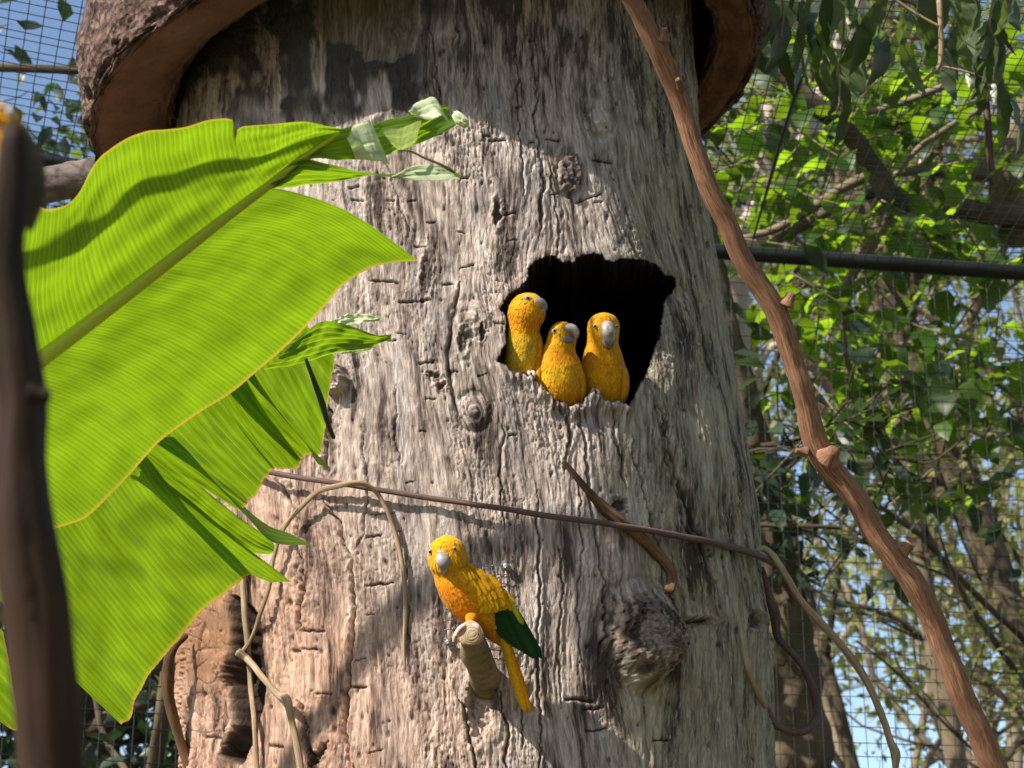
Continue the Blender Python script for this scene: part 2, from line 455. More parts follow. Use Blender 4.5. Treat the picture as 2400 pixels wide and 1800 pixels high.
    disp -= 38*mk; dark = np.maximum(dark, 1.0*smooth(-11, -1, cre))  # crevice also painted black, standing in for the shade of its overhang
    pc = poly_sd(jx, jy, [(455,1350),(470,1350),(470,1560),(462,1760),(470,1900),(452,1900)])
    disp -= 7*smooth(-2, 5, pc)
    knob = np.sqrt(((jx-545)/26)**2 + ((jy-1565)/36)**2)
    disp += 9*smooth(1.1, 0.5, knob); grey = np.maximum(grey, smooth(1.2, .8, knob))
    # crumbly notch lower left
    cr2 = poly_sd(jx, jy, [(742,1760),(766,1732),(768,1742),(748,1790),(740,1800)])
    disp -= 12*smooth(-3, 5, cr2); dark = np.maximum(dark, smooth(-2, 4, cr2))
    # the nest hole: ragged lip, deep cavity
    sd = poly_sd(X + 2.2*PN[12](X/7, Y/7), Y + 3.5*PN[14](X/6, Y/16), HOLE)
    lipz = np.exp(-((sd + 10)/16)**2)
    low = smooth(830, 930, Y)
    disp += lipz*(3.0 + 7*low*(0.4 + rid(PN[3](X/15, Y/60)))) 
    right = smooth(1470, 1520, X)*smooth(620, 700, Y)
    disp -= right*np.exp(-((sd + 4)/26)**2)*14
    inn = smooth(-5, -1.5, sd)  # mask for the shade painted inside the hole and on its rim
    dep = np.where(sd > 0, 0.05 + 0.60*smooth(0, 14, sd), 0.0)
    return disp/1000.0, dep, bark, np.clip(pink, 0, 1), np.clip(dark, 0, 1), inn, np.clip(tone, 0, 1), grey, lich, slabc, tan, g/1000.0, zz/1000.0, burl

def z_at(Y):
    v = (900 - Y)/FPX; d = 2.86/(FWD[1] + UP[1]*v)
    return P(1200, Y, d)[2]
def trunk_grid(th, zs):
    T, Zg = np.meshgrid(th, zs)          # rows = z
    r = trunk_r(Zg); cx = trunk_c(Zg)
    nx, ny = np.sin(T), -np.cos(T)
    base = np.stack([cx + r*nx, r*ny, Zg], -1)
    X, Y, _ = project(base.reshape(-1, 3))
    X = X.reshape(T.shape); Y = Y.reshape(T.shape)
    f = trunk_fields(X, Y, 0.47*T, Zg)
    V = base + f[0][..., None]*np.stack([nx, ny, 0*nx], -1)
    V[..., 1] += f[1]
    return V, f
t = np.linspace(-1, 1, 780)
th = R(112)*(0.72*t + 0.28*t**3)
zl, zh = z_at(1950), z_at(-120)
V, F = trunk_grid(th, np.linspace(zl, zh, 920))
nz, nt = V.shape[:2]
vs = [V.reshape(-1, 3)]; fs = [grid_faces(nz, nt)]
uvs = [np.stack([F[11], F[12]], -1).reshape(-1, 2)]
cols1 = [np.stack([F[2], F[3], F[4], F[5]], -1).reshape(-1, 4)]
cols2 = [np.stack([F[6], F[7], F[8], F[9]], -1).reshape(-1, 4)]
tans = [F[10].ravel()]; burls = [F[13].ravel()]
# coarser rest: the back, the foot and the top
def coarse(th, zs):
    V2, F2 = trunk_grid(th, zs)
    V2[..., 1] -= F2[1]
    off = sum(len(a) for a in vs)
    fs.append(grid_faces(len(zs), len(th), off=off))
    vs.append(V2.reshape(-1, 3)); uvs.append(np.stack([F2[11], F2[12]], -1).reshape(-1, 2))
    z0 = np.zeros(F2[2].size)
    cols1.append(np.stack([z0, F2[3].ravel()*0.3, z0, z0], -1)); cols2.append(np.stack([F2[6].ravel(), F2[7].ravel(), F2[8].ravel(), z0], -1)); tans.append(z0); burls.append(z0)
coarse(np.linspace(R(111.5), R(248.5), 120), np.linspace(zl, zh, 200))
coarse(np.linspace(0, 2*np.pi, 260), np.linspace(-0.05, zl + 0.004, 200))
coarse(np.linspace(0, 2*np.pi, 260), np.linspace(zh - 0.004, 3.95, 60))
TRUNK_V = vs[0]

m = Mat('weathered_wood', 0.85, 0.2)
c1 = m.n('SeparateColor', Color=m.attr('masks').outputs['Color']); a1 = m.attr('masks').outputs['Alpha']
c2 = m.n('SeparateColor', Color=m.attr('wear').outputs['Color']); a2 = m.attr('wear').outputs['Alpha']
fine = m.noise(m.coord('UV', (420, 45, 1)), 1.0, 5, 0.65, 0.3)
fine2 = m.noise(m.coord('UV', (900, 140, 1)), 1.0, 4, 0.7)
spot = m.noise(m.coord('UV', (60, 40, 1)), 1.0, 6, 0.7)
iso = m.noise(m.coord('Object', (110, 110, 110)), 1.0, 5, 0.7)
bu = m.attr('burl').outputs['Fac']
fineb = m.mix(bu, fine, iso)
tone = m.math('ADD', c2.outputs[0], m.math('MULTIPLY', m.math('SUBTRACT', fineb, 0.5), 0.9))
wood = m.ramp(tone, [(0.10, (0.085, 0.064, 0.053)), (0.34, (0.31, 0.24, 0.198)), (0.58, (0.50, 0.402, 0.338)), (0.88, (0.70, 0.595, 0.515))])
wood = m.mix(m.math('MULTIPLY', c2.outputs[1], 0.55), wood, m.mix(1.0, wood, (0.74, 0.80, 0.88), 'MULTIPLY'))
pk = m.mix(1.0, wood, (1.06, 0.79, 0.64), 'MULTIPLY')
wood = m.mix(m.math('MULTIPLY', c1.outputs[1], m.ramp(spot, [(0.3, 0.55), (0.6, 1.0)])), wood, pk)
li = m.mix(1.0, wood, (0.80, 0.84, 0.70), 'MULTIPLY')
wood = m.mix(c2.outputs[2], wood, li)
flk = m.ramp(m.noise(m.coord('UV', (260, 30, 1)), 1.0, 3, 0.5), [(0.60, 0.0), (0.68, 0.8)])
wood = m.mix(m.math('MULTIPLY', flk, c2.outputs[2]), wood, (0.56, 0.54, 0.47))
wood = m.mix(a2, wood, m.mix(fine, (0.24, 0.12, 0.065), (0.44, 0.25, 0.14)))
wood = m.mix(m.math('MULTIPLY', m.attr('bare').outputs['Fac'], 0.55), wood, m.mix(fine, (0.14, 0.11, 0.07), (0.26, 0.20, 0.13)))
wood = m.mix(c1.outputs[0], wood, m.mix(spot, (0.025, 0.022, 0.022), (0.11, 0.092, 0.085)))
wood = m.mix(m.math('MULTIPLY', c1.outputs[2], 0.9), wood, (0.018, 0.014, 0.012))
wood = m.mix(a1, wood, (0.004, 0.003, 0.0025))  # cavity shade put into the colour as near-black
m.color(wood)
mid = m.noise(m.coord('UV', (170, 26, 1)), 1.0, 6, 0.7, 0.5)
n1 = m.bump(m.mix(bu, mid, iso), 0.8, 0.006)
n1 = m.bump(fineb, 0.9, 0.004, n1)
n1 = m.bump(fine2, 0.6, 0.0012, n1)
m.normal(n1)
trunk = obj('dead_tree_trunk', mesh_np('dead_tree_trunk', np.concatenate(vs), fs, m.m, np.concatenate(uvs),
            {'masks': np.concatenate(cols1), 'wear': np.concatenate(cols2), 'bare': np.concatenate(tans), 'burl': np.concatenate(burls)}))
tag(trunk, 'massive weathered grey dead tree trunk with a ragged nest hole', 'tree trunk')

# depth lookup of the finished trunk surface
DM = np.full((460, 610), 9.9)
x_, y_, d_ = project(TRUNK_V)
ix, iy = (x_/4).astype(int), (y_/4).astype(int)
ok = (ix >= 0) & (ix < 610) & (iy >= 0) & (iy < 460)
np.minimum.at(DM, (iy[ok], ix[ok]), d_[ok])
def surf(px, py, default=3.25):
    i, j = int(py/4), int(px/4)
    w = DM[max(i-2, 0):i+3, max(j-2, 0):j+3]
    w = w[w < 9]
    return float(w.min()) if w.size else default

# ------------------------------------------------------------------ concrete mushroom cap over the trunk
def lathe(profile, n, cx, cy, cz, seed, amp):
    pr = resample(profile, len(profile)*9)
    a = np.linspace(0, 2*np.pi, n, endpoint=False)
    A, K = np.meshgrid(a, np.arange(len(pr)))
    r = pr[:, 0][:, None] + 0*A; z = pr[:, 1][:, None] + 0*A; w = pr[:, 2][:, None]
    r = r + 0.03*np.cos(A)*smooth(0.57, 0.5, r)
    r = r*(1 + 0.13*np.maximum(0, -np.sin(A))**1.3*smooth(0.2, 0.45, r))
    r = r*(1 + 0.03*np.sin(2*A + 1.0) + 0.02*np.sin(3*A + 2.2))
    nn = fbm(A*6 + seed, K*0.33, 4, seed) 
    r = r + amp*w*nn; z = z + amp*0.9*w*fbm(A*7 + 3, K*0.31, 4, seed + 2)
    V = np.stack([cx + r*np.cos(A), cy + r*np.sin(A), cz + z], -1)
    return V.reshape(-1, 3), grid_faces(len(pr), n, True), np.stack([A*0.6/1.0, K/len(pr)], -1).reshape(-1, 2), (w + 0*A).ravel()
m = Mat('cap_concrete', 0.92, 0.2)
rg = m.attr('rough').outputs['Fac']
v = m.coord('Object', (1, 1, 1))
a = m.noise(v, 70.0, 6, 0.7); b = m.noise(v, 9.0, 4); vor = m.n('TexVoronoi', Vector=v, Scale=75.0).outputs[0]
rough_c = m.mix(m.ramp(a, [(0.35, 0.0), (0.65, 1.0)]), (0.025, 0.018, 0.016), (0.21, 0.13, 0.105))
smooth_c = m.mix(m.ramp(b, [(0.38, 0.0), (0.64, 1.0)]), (0.20, 0.10, 0.065), (0.33, 0.17, 0.11))
smooth_c = m.mix(m.ramp(a, [(0.55, 0.0), (0.72, 0.5)]), smooth_c, (0.07, 0.04, 0.03))
m.color(m.mix(m.ramp(rg, [(0.35, 0.0), (0.6, 1.0)]), smooth_c, rough_c))
n1 = m.bump(m.mix(rg, m.mix(0.0, a, a), vor), 0.9, 0.008)
m.normal(m.bump(a, 0.7, 0.004, n1))
CAPZ, CAPX = 3.31, -0.150
prof = [(0.02,0.34,0.2),(0.43,0.30,0.2),(0.49,0.20,0.25),(0.482,0.07,0.3),(0.474,0.03,0.55),(0.50,0.010,0.2),(0.535,-0.006,0.12),(0.565,-0.012,0.2),(0.582,-0.004,0.9),
        (0.594,0.03,1.0),(0.604,0.09,1.0),(0.606,0.16,1.0),(0.595,0.25,1.0),(0.56,0.35,1.0),(0.48,0.45,1.0),(0.30,0.52,1.0),(0.02,0.55,1.0)]
V, Fc, UVc, w = lathe(prof, 620, CAPX, 0.0, CAPZ, 4, 0.014)
V[:, 2] += 0.13*(V[:, 0] - CAPX)/0.63 + 0.02      # the cap sits lower on its left side
cap = obj('mushroom_cap', mesh_np('mushroom_cap', V, Fc, m.m, UVc, {'rough': w}))
tag(cap, 'reddish brown concrete roof cap with rough rim on top of the dead trunk', 'roof cap')

# ------------------------------------------------------------------ tubes
def tube_data(pts, n=80, sides=12, rough=0.0, seed=0, knots=(), capd=True, wob=0.0):
    """pts rows: x y z radius (world); returns verts, faces, uv"""
    p = resample(pts, n)
    c, r = p[:, :3].copy(), np.maximum(p[:, 3], 1e-5)
    L = np.r_[0, np.cumsum(np.linalg.norm(np.diff(c, axis=0), axis=1))]
    if wob:
        for ax in range(3): c[:, ax] += wob*fbm(L*6 + seed*1.7 + ax*9, L*0 + seed, 3, ax)
    tn = np.gradient(c, axis=0); tn /= np.linalg.norm(tn, axis=1)[:, None] + 1e-12
    up = np.array([0.3, -0.8, 0.5]) if abs(tn[0] @ np.array([0.3, -0.8, 0.5])) < 0.85 else np.array([1.0, 0, 0])
    n1 = np.empty_like(tn)
    prev = up
    for i in range(len(tn)):
        prev = prev - tn[i]*(prev @ tn[i]); prev = prev/np.linalg.norm(prev); n1[i] = prev
    n2 = np.cross(tn, n1)
    a = np.linspace(0, 2*np.pi, sides, endpoint=False)
    rr = r[:, None]*np.ones(sides)
    for (t, ang, h, w) in knots:
        s = t*L[-1]
        da = np.angle(np.exp(1j*(a - ang)))
        rr = rr + h*np.exp(-((L[:, None] - s)/w)**2)*np.exp(-(da[None, :]/0.8)**2)
    if rough:
        rr = rr*(1 + rough*fbm(a[None, :]*1.6 + seed + 0*L[:, None], L[:, None]*9 + seed, 4, seed % 9) + 0.6*rough*PN[seed % 16](np.cos(a)[None, :]*3 + seed + 0*L[:, None], L[:, None]*3))
    V = c[:, None, :] + rr[..., None]*(np.cos(a)[None, :, None]*n1[:, None, :] + np.sin(a)[None, :, None]*n2[:, None, :])
    U = np.stack([np.abs(a/np.pi - 1)[None, :]*0.06 + 0*L[:, None], L[:, None] + 0*a[None, :]], -1)
    V = V.reshape(-1, 3); U = U.reshape(-1, 2)
    f = [grid_faces(n, sides, True)]
    if capd:
        k = len(V)
        V = np.concatenate([V, [c[0] - tn[0]*r[0]*0.25, c[-1] + tn[-1]*r[-1]*0.25]]); U = np.concatenate([U, [U[0], U[-1]]])
        j = np.arange(sides)
        f.append(np.stack([np.full(sides, k), (j+1) % sides, j], -1))
        e = (n-1)*sides
        f.append(np.stack([np.full(sides, k+1), e + j, e + (j+1) % sides], -1))
    return V, f, U
def tube(name, pts, mat, parent=None, **kw):
    V, f, U = tube_data(pts, **kw)
    return obj(name, mesh_np(name, V, f, mat, U), parent)
def pxpath(rows):
    """rows of (px, py, depth, radius px) -> world rows with radius in metres"""
    r = np.asarray(rows, float)
    return np.c_[P(r[:, 0], r[:, 1], r[:, 2]), r[:, 3]/FPX*r[:, 2]]
class Joined:
    def __init__(s): s.v = []; s.f = []; s.u = []; s.t = []; s.k = 0
    def add(s, V, f, U=None, tint=0.0):
        s.v.append(V)
        for q in (f if isinstance(f, list) else [f]): s.f.append(np.asarray(q) + s.k)
        s.u.append(U if U is not None else np.zeros((len(V), 2)))
        s.t.append(np.broadcast_to(np.asarray(tint, float), (len(V),))); s.k += len(V)
    def mesh(s, name, mat, smooth=True):
        by = {}
        for q in s.f: by.setdefault(q.shape[1], []).append(q)
        return mesh_np(name, np.concatenate(s.v), [np.concatenate(q) for q in by.values()], mat, np.concatenate(s.u), {'tint': np.concatenate(s.t)}, smooth)

M_stick = bark_stick('stick_bark', (0.11, 0.048, 0.026), (0.43, 0.225, 0.13), (0.25, 0.125, 0.072), 0.9, (330, 34, 1), 1.0, 0.004)
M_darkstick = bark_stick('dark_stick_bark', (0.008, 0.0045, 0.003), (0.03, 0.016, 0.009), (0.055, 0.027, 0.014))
M_vine = bark_stick('vine_bark', (0.17, 0.11, 0.055), (0.50, 0.38, 0.24), (0.30, 0.20, 0.12), 0.85, (110, 14, 1), 0.9, 0.002)
M_rod = bark_stick('rod_bark', (0.05, 0.03, 0.025), (0.17, 0.105, 0.085), (0.10, 0.06, 0.05), 0.65, (120, 14, 1), 0.7, 0.0015)
M_root = bark_stick('root_bark', (0.03, 0.016, 0.01), (0.14, 0.08, 0.042), (0.26, 0.14, 0.065), 0.9, (150, 14, 1), 1.0, 0.004)

# the long leaning stick in front of the trunk on the right
d0 = 2.62
pts = [(1330,-330,2.55,31),(1440,-60,2.57,31),(1482,0,2.58,31),(1545,120,2.6,34),(1602,280,2.62,31),(1658,430,2.63,33),(1700,520,2.64,34),(1752,630,2.65,36),(1826,742,2.66,38),(1866,870,2.67,35),
       (1888,950,2.68,36),(1916,1050,2.69,42),(1985,1140,2.7,39),(2058,1256,2.71,39),(2140,1366,2.72,42),(2200,1490,2.73,40),(2262,1640,2.74,41),(2330,1800,2.75,44),(2480,2150,2.78,46)]
pts = [(a_, b_, c_, r_*0.70) for a_, b_, c_, r_ in pts]
w = pxpath(pts)
w = np.r_[w, [[w[-1, 0] + 0.10, w[-1, 1] + 0.15, 0.9, 0.03], [w[-1, 0] + 0.2, w[-1, 1] + 0.25, -0.03, 0.034]]]
st = tube('leaning_stick', w, M_stick, n=520, sides=40, rough=0.07, seed=3, wob=0.005)
tag(st, 'long bare reddish brown stick leaning across in front of the trunk and netting', 'stick')
Lw = np.r_[0, np.cumsum(np.linalg.norm(np.diff(w[:, :3], axis=0), axis=1))]
def twig_knob(parent, px, py, d, dx, dy, dz, r, L, mat, name='twig_stump'):
    k = d/FPX
    a = P(px, py, d); b = a + k*L*(dx*RIGHT - dy*UP - dz*FWD)
    return tube(name, np.array([np.r_[a, r*k*1.5], np.r_[a + (b-a)*0.5, r*k], np.r_[b, r*k*0.75]]), mat, parent, n=14, sides=10, rough=0.15, seed=int(px) % 9)
twig_knob(st, 1552, 96, 2.585, 0.2, -1.0, 0.2, 9, 30, M_stick)
twig_knob(st, 1598, 205, 2.60, -0.35, -0.4, 1.0, 8, 34, M_stick)
twig_knob(st, 1842, 716, 2.655, 0.5, -1.0, 0.1, 14, 28, M_stick)
twig_knob(st, 1890, 1060, 2.68, -1.0, -0.15, 0.3, 9, 26, M_stick)
twig_knob(st, 1940, 1075, 2.67, 0.35, -0.6, 0.7, 20, 34, M_stick)
twig_knob(st, 2112, 1292, 2.71, 0.8, -0.55, 0.1, 16, 28, M_stick)

# out of focus dark branch standing close on the left
pts = [(34,285,0.80,20),(30,330,0.80,30),(22,480,0.80,40),(14,650,0.80,46),(30,830,0.80,56),(48,930,0.80,58),(40,1060,0.80,66),(50,1200,0.80,76),(78,1380,0.80,78),(96,1560,0.80,74),(118,1800,0.80,74),(140,2200,0.80,78)]
w = pxpath(pts)
w = np.r_[w, [[w[-1, 0] + .02, w[-1, 1] + .03, 0.6, 0.016], [w[-1, 0] + .04, w[-1, 1] + .05, -0.03, 0.018]]]
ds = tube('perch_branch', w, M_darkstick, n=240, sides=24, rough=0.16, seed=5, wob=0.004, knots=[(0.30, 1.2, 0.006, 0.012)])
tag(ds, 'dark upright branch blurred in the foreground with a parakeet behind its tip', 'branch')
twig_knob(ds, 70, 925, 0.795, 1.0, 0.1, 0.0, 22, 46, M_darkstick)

# ------------------------------------------------------------------ vines and rod on the trunk
def on_trunk(rows, lift=10, default=3.2):
    """rows px,py,radius px [,lift px] laid on the trunk surface"""
    out = []
    for r in rows:
        l = r[3] if len(r) > 3 else lift
        d = surf(r[0], r[1], default)
        out.append((r[0], r[1], d - l/FPX*3, r[2]*0.75))
    return pxpath(out)
def vine(name, rows, mat, label, seed, n=110, rough=0.24, sides=12, group=None, world=False, wob=0.0015):
    o = tube(name, rows if world else on_trunk(rows), mat, n=n, sides=sides, rough=rough, seed=seed, wob=wob)
    tag(o, label, 'vine', group)
    return o
rod = np.array([(560,1088,2.93,8),(640,1108,2.93,8),(760,1128,2.90,8),(900,1150,2.87,8),(1100,1180,2.85,8),(1280,1208,2.86,8.5),(1450,1232,2.90,9),(1600,1258,2.98,9.5),(1720,1284,3.10,10),(1790,1308,3.2,10),(1835,1340,3.32,10),(1858,1400,3.42,9)])
rod[:, 3] *= 0.82
rod = np.array([(x, y, surf(x, y) - 0.014 - 0.012*(x < 800), r_) if 440 < x < 1770 else (x, y, d, r_) for x, y, d, r_ in rod])
vine('thin_rod', pxpath(rod), M_rod, 'thin dark stem slung across the front of the trunk', 2, 160, 0.05, 12, world=True)
vine('dry_vine', [(640,1260,6,30),(690,1205,7,34),(745,1155,8,40),(800,1138,9,52),(838,1132,8,56),(868,1142,7,36),(890,1165,7,18),(915,1215,7,12),(936,1290,7,10),(948,1360,7,8),(951,1430,7,6),(949,1500,6,5),(950,1568,3,5)],
     M_vine, 'tan dry vine arching over the thin stem and hanging beside the perched parakeet', 4)
vine('dry_vine', [(700,1190,6,34),(660,1250,7,30),(640,1310,7,26),(632,1370,7,24),(610,1440,7,24),(588,1500,7,20),(566,1532,8,16)],
     M_vine, 'tan dry vine curving down from under the torn banana leaf to a knotty twig', 5)
vine('dry_vine', [(566,1330,8,14),(572,1420,9,14),(580,1500,9,14),(588,1600,9,14),(596,1700,9,14),(604,1830,9,14)],
     M_vine, 'straight upright tan vine beside the deep crevice of the bark slab', 6)
tw = vine('knotty_twig', [(556,1528,13,20),(580,1545,11,30),(620,1590,10,40),(655,1630,12,44),(672,1640,15,44),(680,1672,11,40),(694,1740,11,36),(710,1820,12,34)],
     M_vine, 'knotty bent twig with swollen joints in front of the bark slab', 7, rough=0.1)
vine('dead_vine', pxpath([(436,1490,3.12,7),(404,1520,3.1,12),(392,1580,3.1,13),(398,1650,3.1,12),(418,1720,3.1,12),(444,1800,3.1,12),(470,1900,3.1,12)]),
     M_root, 'ridged brown vine hanging in the gap left of the trunk under the banana leaf', 8, world=True)
vine('dead_root', [(1320,1082,7,14),(1345,1112,10,14),(1385,1160,12,12),(1420,1195,16,10),(1455,1220,16,10),(1500,1258,17,10),(1540,1295,16,12),(1568,1330,13,14),(1575,1360,12,14),(1568,1388,15,12)],
     M_root, 'peeling brown piece of dead root clinging to the trunk behind the thin stem', 9, 180, 0.42, 20)
vine('dry_vine', pxpath([(1772,1290,3.2,5),(1790,1286,3.22,7),(1810,1302,3.22,8),(1842,1350,3.22,8),(1880,1410,3.22,8),(1925,1462,3.22,9),(1970,1510,3.22,9),(2012,1562,3.22,9),(2042,1615,3.22,8),(2065,1670,3.22,9),(2086,1735,3.22,9),(2098,1765,3.22,12),(2098,1800,3.22,8),(2100,1900,3.22,8)]),
     M_vine, 'pale vine sloping away from the right side of the trunk across the netting', 11, world=True)
vine('dry_vine', [(1738,1470,7,12),(1744,1515,8,12),(1752,1560,9,12),(1768,1610,9,12),(1795,1655,9,14)],
     M_vine, 'short curved vine lying on the right edge of the trunk', 12)
vine('dry_vine', pxpath([(1786,1330,3.3,6),(1800,1390,3.3,9),(1816,1440,3.3,12),(1822,1490,3.3,9),(1845,1520,3.3,8),(1876,1552,3.3,9),(1900,1600,3.28,9),(1914,1650,3.26,9),(1910,1685,3.24,9),(1885,1714,3.22,9),(1850,1716,3.2,9),(1815,1695,3.18,9),(1792,1655,3.16,9)]),
     M_rod, 'brown vine making a loop beside the right edge of the trunk', 13, world=True)
# ------------------------------------------------------------------ banana plant
def banana_material(name, top, trans, fac, dark=False):
    m = Mat(name, 0.42, 0.45)
    uv = m.n('UVMap').outputs[0]
    s = m.n('SeparateXYZ', Vector=uv)
    u, v = s.outputs[0], s.outputs[1]
    fr = m.math('FRACT', u)
    tri = m.math('ABSOLUTE', m.math('SUBTRACT', fr, 0.5))           # 0.5 at the vein
    line = m.ramp(tri, [(0.40, 0.0), (0.475, 1.0)])
    fine = m.noise(m.n('CombineXYZ', X=m.math('MULTIPLY', u, 5.0), Y=m.math('MULTIPLY', v, 2.0)).outputs[0], 1.0, 3, 0.6)
    cell = m.noise(m.n('CombineXYZ', X=m.math('FLOOR', u), Y=m.math('MULTIPLY', v, 1.5)).outputs[0], 1.7, 2)
    big = m.noise(m.n('CombineXYZ', X=m.math('MULTIPLY', u, 0.12), Y=m.math('MULTIPLY', v, 2.4)).outputs[0], 1.0, 3)
    k = m.math('MULTIPLY', m.math('MULTIPLY_ADD', fine, 0.8, 0.6), m.math('MULTIPLY_ADD', cell, 0.55, 0.72))
    k = m.math('MULTIPLY', k, m.math('MULTIPLY_ADD', tri, 0.7, 0.8))
    k = m.math('MULTIPLY', k, m.math('MULTIPLY_ADD', big, 0.25, 0.9))
    kk = m.n('CombineColor', Red=k, Green=k, Blue=k).outputs[0]
    c_t = m.mix(1.0, trans, kk, 'MULTIPLY'); c_r = m.mix(1.0, top, kk, 'MULTIPLY')
    c_t = m.mix(m.math('MULTIPLY', line, 0.5), c_t, (0.36, 0.50, 0.03))
    sp = m.noise(m.n('CombineXYZ', X=m.math('MULTIPLY', u, 1.3), Y=m.math('MULTIPLY', v, 22.0)).outputs[0], 1.0, 5, 0.7)
    spot = m.ramp(sp, [(0.70, 0.0), (0.76, 0.85)])
    c_t = m.mix(spot, c_t, (0.05, 0.09, 0.01)); c_r = m.mix(spot, c_r, (0.02, 0.025, 0.006))
    ed = m.attr('edge').outputs['Fac']
    e1 = m.ramp(ed, [(0.86, 0.0), (0.97, 1.0)])
    c_t = m.mix(e1, c_t, (0.5, 0.38, 0.03)); c_r = m.mix(e1, c_r, (0.42, 0.32, 0.04))
    e2 = m.ramp(ed, [(0.985, 0.0), (0.998, 0.9)])
    c_t = m.mix(e2, c_t, (0.30, 0.14, 0.03)); c_r = m.mix(e2, c_r, (0.28, 0.16, 0.05))
    m.color(c_r)
    b = m.bump(m.math('ADD', m.math('MULTIPLY', line, -0.6), m.math('MULTIPLY', fine, 0.5)), 0.5, 0.002)
    m.normal(b)
    tr = m.n('BsdfTranslucent', Color=c_t, Normal=b)
    mx = m.n('MixShader', Fac=fac)
    m.t.links.new(m.b.outputs[0], mx.inputs[1]); m.t.links.new(tr.outputs[0], mx.inputs[2])
    m.t.links.new(mx.outputs[0], m.out.inputs['Surface'])
    return m.m
M_ban = banana_material('banana_leaf', (0.10, 0.20, 0.015), (0.205, 0.345, 0.005), 0.62)
M_ban_pale = banana_material('banana_leaf_underside', (0.50, 0.55, 0.33), (0.45, 0.6, 0.12), 0.25)
M_rib = banana_material('banana_midrib', (0.62, 0.70, 0.045), (0.3, 0.5, 0.02), 0.25)

class Plane:
    def __init__(s, ref, n):
        s.p = P(*ref); s.n = np.asarray(n, float)/np.linalg.norm(n)
    def at(s, px, py, lift=0.0):
        px, py = np.broadcast_arrays(np.asarray(px, float), np.asarray(py, float))
        dirs = FWD + ((px - 1200)/FPX)[..., None]*RIGHT + ((900 - py)/FPX)[..., None]*UP
        d = ((s.p - CAM) @ s.n)/(dirs @ s.n)
        return CAM + d[..., None]*dirs + np.asarray(lift)[..., None]*s.n

def leaf_half(name, pairs, plane, parent, mat, nveins, bend=0.0, wave=0.012, seed=0, nu=260, nv=48, corr=0.0009, droop=0.0, lift=0.0, rag=0.0, along=False, curl=0.0, edge_sides=False):
    """a sheet between matching rows (mx,my, ex,ey); veins run from m to e"""
    p = resample(np.asarray(pairs, float), nu)
    u = np.linspace(0, 1, nu)
    v = np.linspace(0, 1, nv)
    Mx, My, Ex, Ey = p.T
    if rag:
        q = rag*fbm(u*40 + seed, u*0 + seed, 3, seed)
        L = np.hypot(Ex-Mx, Ey-My); Ex = Ex + q*(Ex-Mx)/L; Ey = Ey + q*(Ey-My)/L
    X = Mx[:, None] + (Ex-Mx)[:, None]*v; Y = My[:, None] + (Ey-My)[:, None]*v
    bx, by = -(Ey-My), (Ex-Mx)
    b = bend*np.sin(np.pi*np.minimum(v*1.0, 1))*(1-v*0.4)
    X = X + bx[:, None]*b; Y = Y + by[:, None]*b
    U_, V_ = np.meshgrid(u, v, indexing='ij')
    ph = U_*nveins
    h = lift + corr*np.abs(np.sin(np.pi*ph))*smooth(0, 0.1, V_) + wave*fbm(U_*4 + seed, V_*1.6 + seed*0.3, 3, seed)*smooth(0, .22, V_) - droop*V_**2 + curl*(U_**2)
    W = plane.at(X, Y, h)
    e = np.clip(V_, 0, 1)**6
    if edge_sides:
        e = np.maximum(e, np.maximum(smooth(0.05, 0, U_), smooth(0.95, 1, U_))*0.93)
    me = mesh_np(name, W.reshape(-1, 3), grid_faces(nu, nv), mat, np.stack([ph, V_], -1).reshape(-1, 2), {'edge': e.ravel()})
    return obj(name, me, parent)
def strip(name, A, B, plane, parent, mat, nveins=5, seed=0, wave=0.006, tilt=0.0, lift=0.0, curl=0.0, edge=0.0, nu=90, nv=26, corr=0.001):
    """torn strip between side curves A and B (veins run along it)"""
    a, b = resample(np.asarray(A, float), nu), resample(np.asarray(B, float), nu)
    v = np.linspace(0, 1, nv)
    X = a[:, 0][:, None]*(1-v) + b[:, 0][:, None]*v; Y = a[:, 1][:, None]*(1-v) + b[:, 1][:, None]*v
    U_, V_ = np.meshgrid(np.linspace(0, 1, nu), v, indexing='ij')
    h = lift + wave*fbm(U_*3 + seed, V_*1.2, 3, seed) + corr*np.abs(np.sin(np.pi*V_*nveins)) + tilt*(V_-0.5)*smooth(0.0, 0.5, U_) + curl*U_**2
    W = plane.at(X, Y, h)
    e = edge*np.maximum(smooth(0.93, 1.0, V_), smooth(0.07, 0, V_)) 
    me = mesh_np(name, W.reshape(-1, 3), grid_faces(nu, nv), mat, np.stack([V_*nveins, U_], -1).reshape(-1, 2), {'edge': e.ravel()})
    return obj(name, me, parent)

STEM = np.array([-1.35, -0.75, 0.0])
plant = empty('banana_plant', STEM)
tag(plant, 'banana plant with broad glowing green leaves in front of the trunk', 'banana plant')
mst = bark_stick('banana_stem', (0.10, 0.13, 0.03), (0.22, 0.24, 0.07), (0.16, 0.10, 0.05), 0.6, (40, 3, 1), 0.4, 0.004)
tube('pseudostem', np.array([[*STEM[:2], -0.03, .11], [STEM[0], STEM[1], 0.8, .095], [STEM[0]+.02, STEM[1], 1.5, .08], [STEM[0]+.05, STEM[1], 1.9, .06]]), mst, plant, n=60, sides=24, rough=0.04, seed=1)
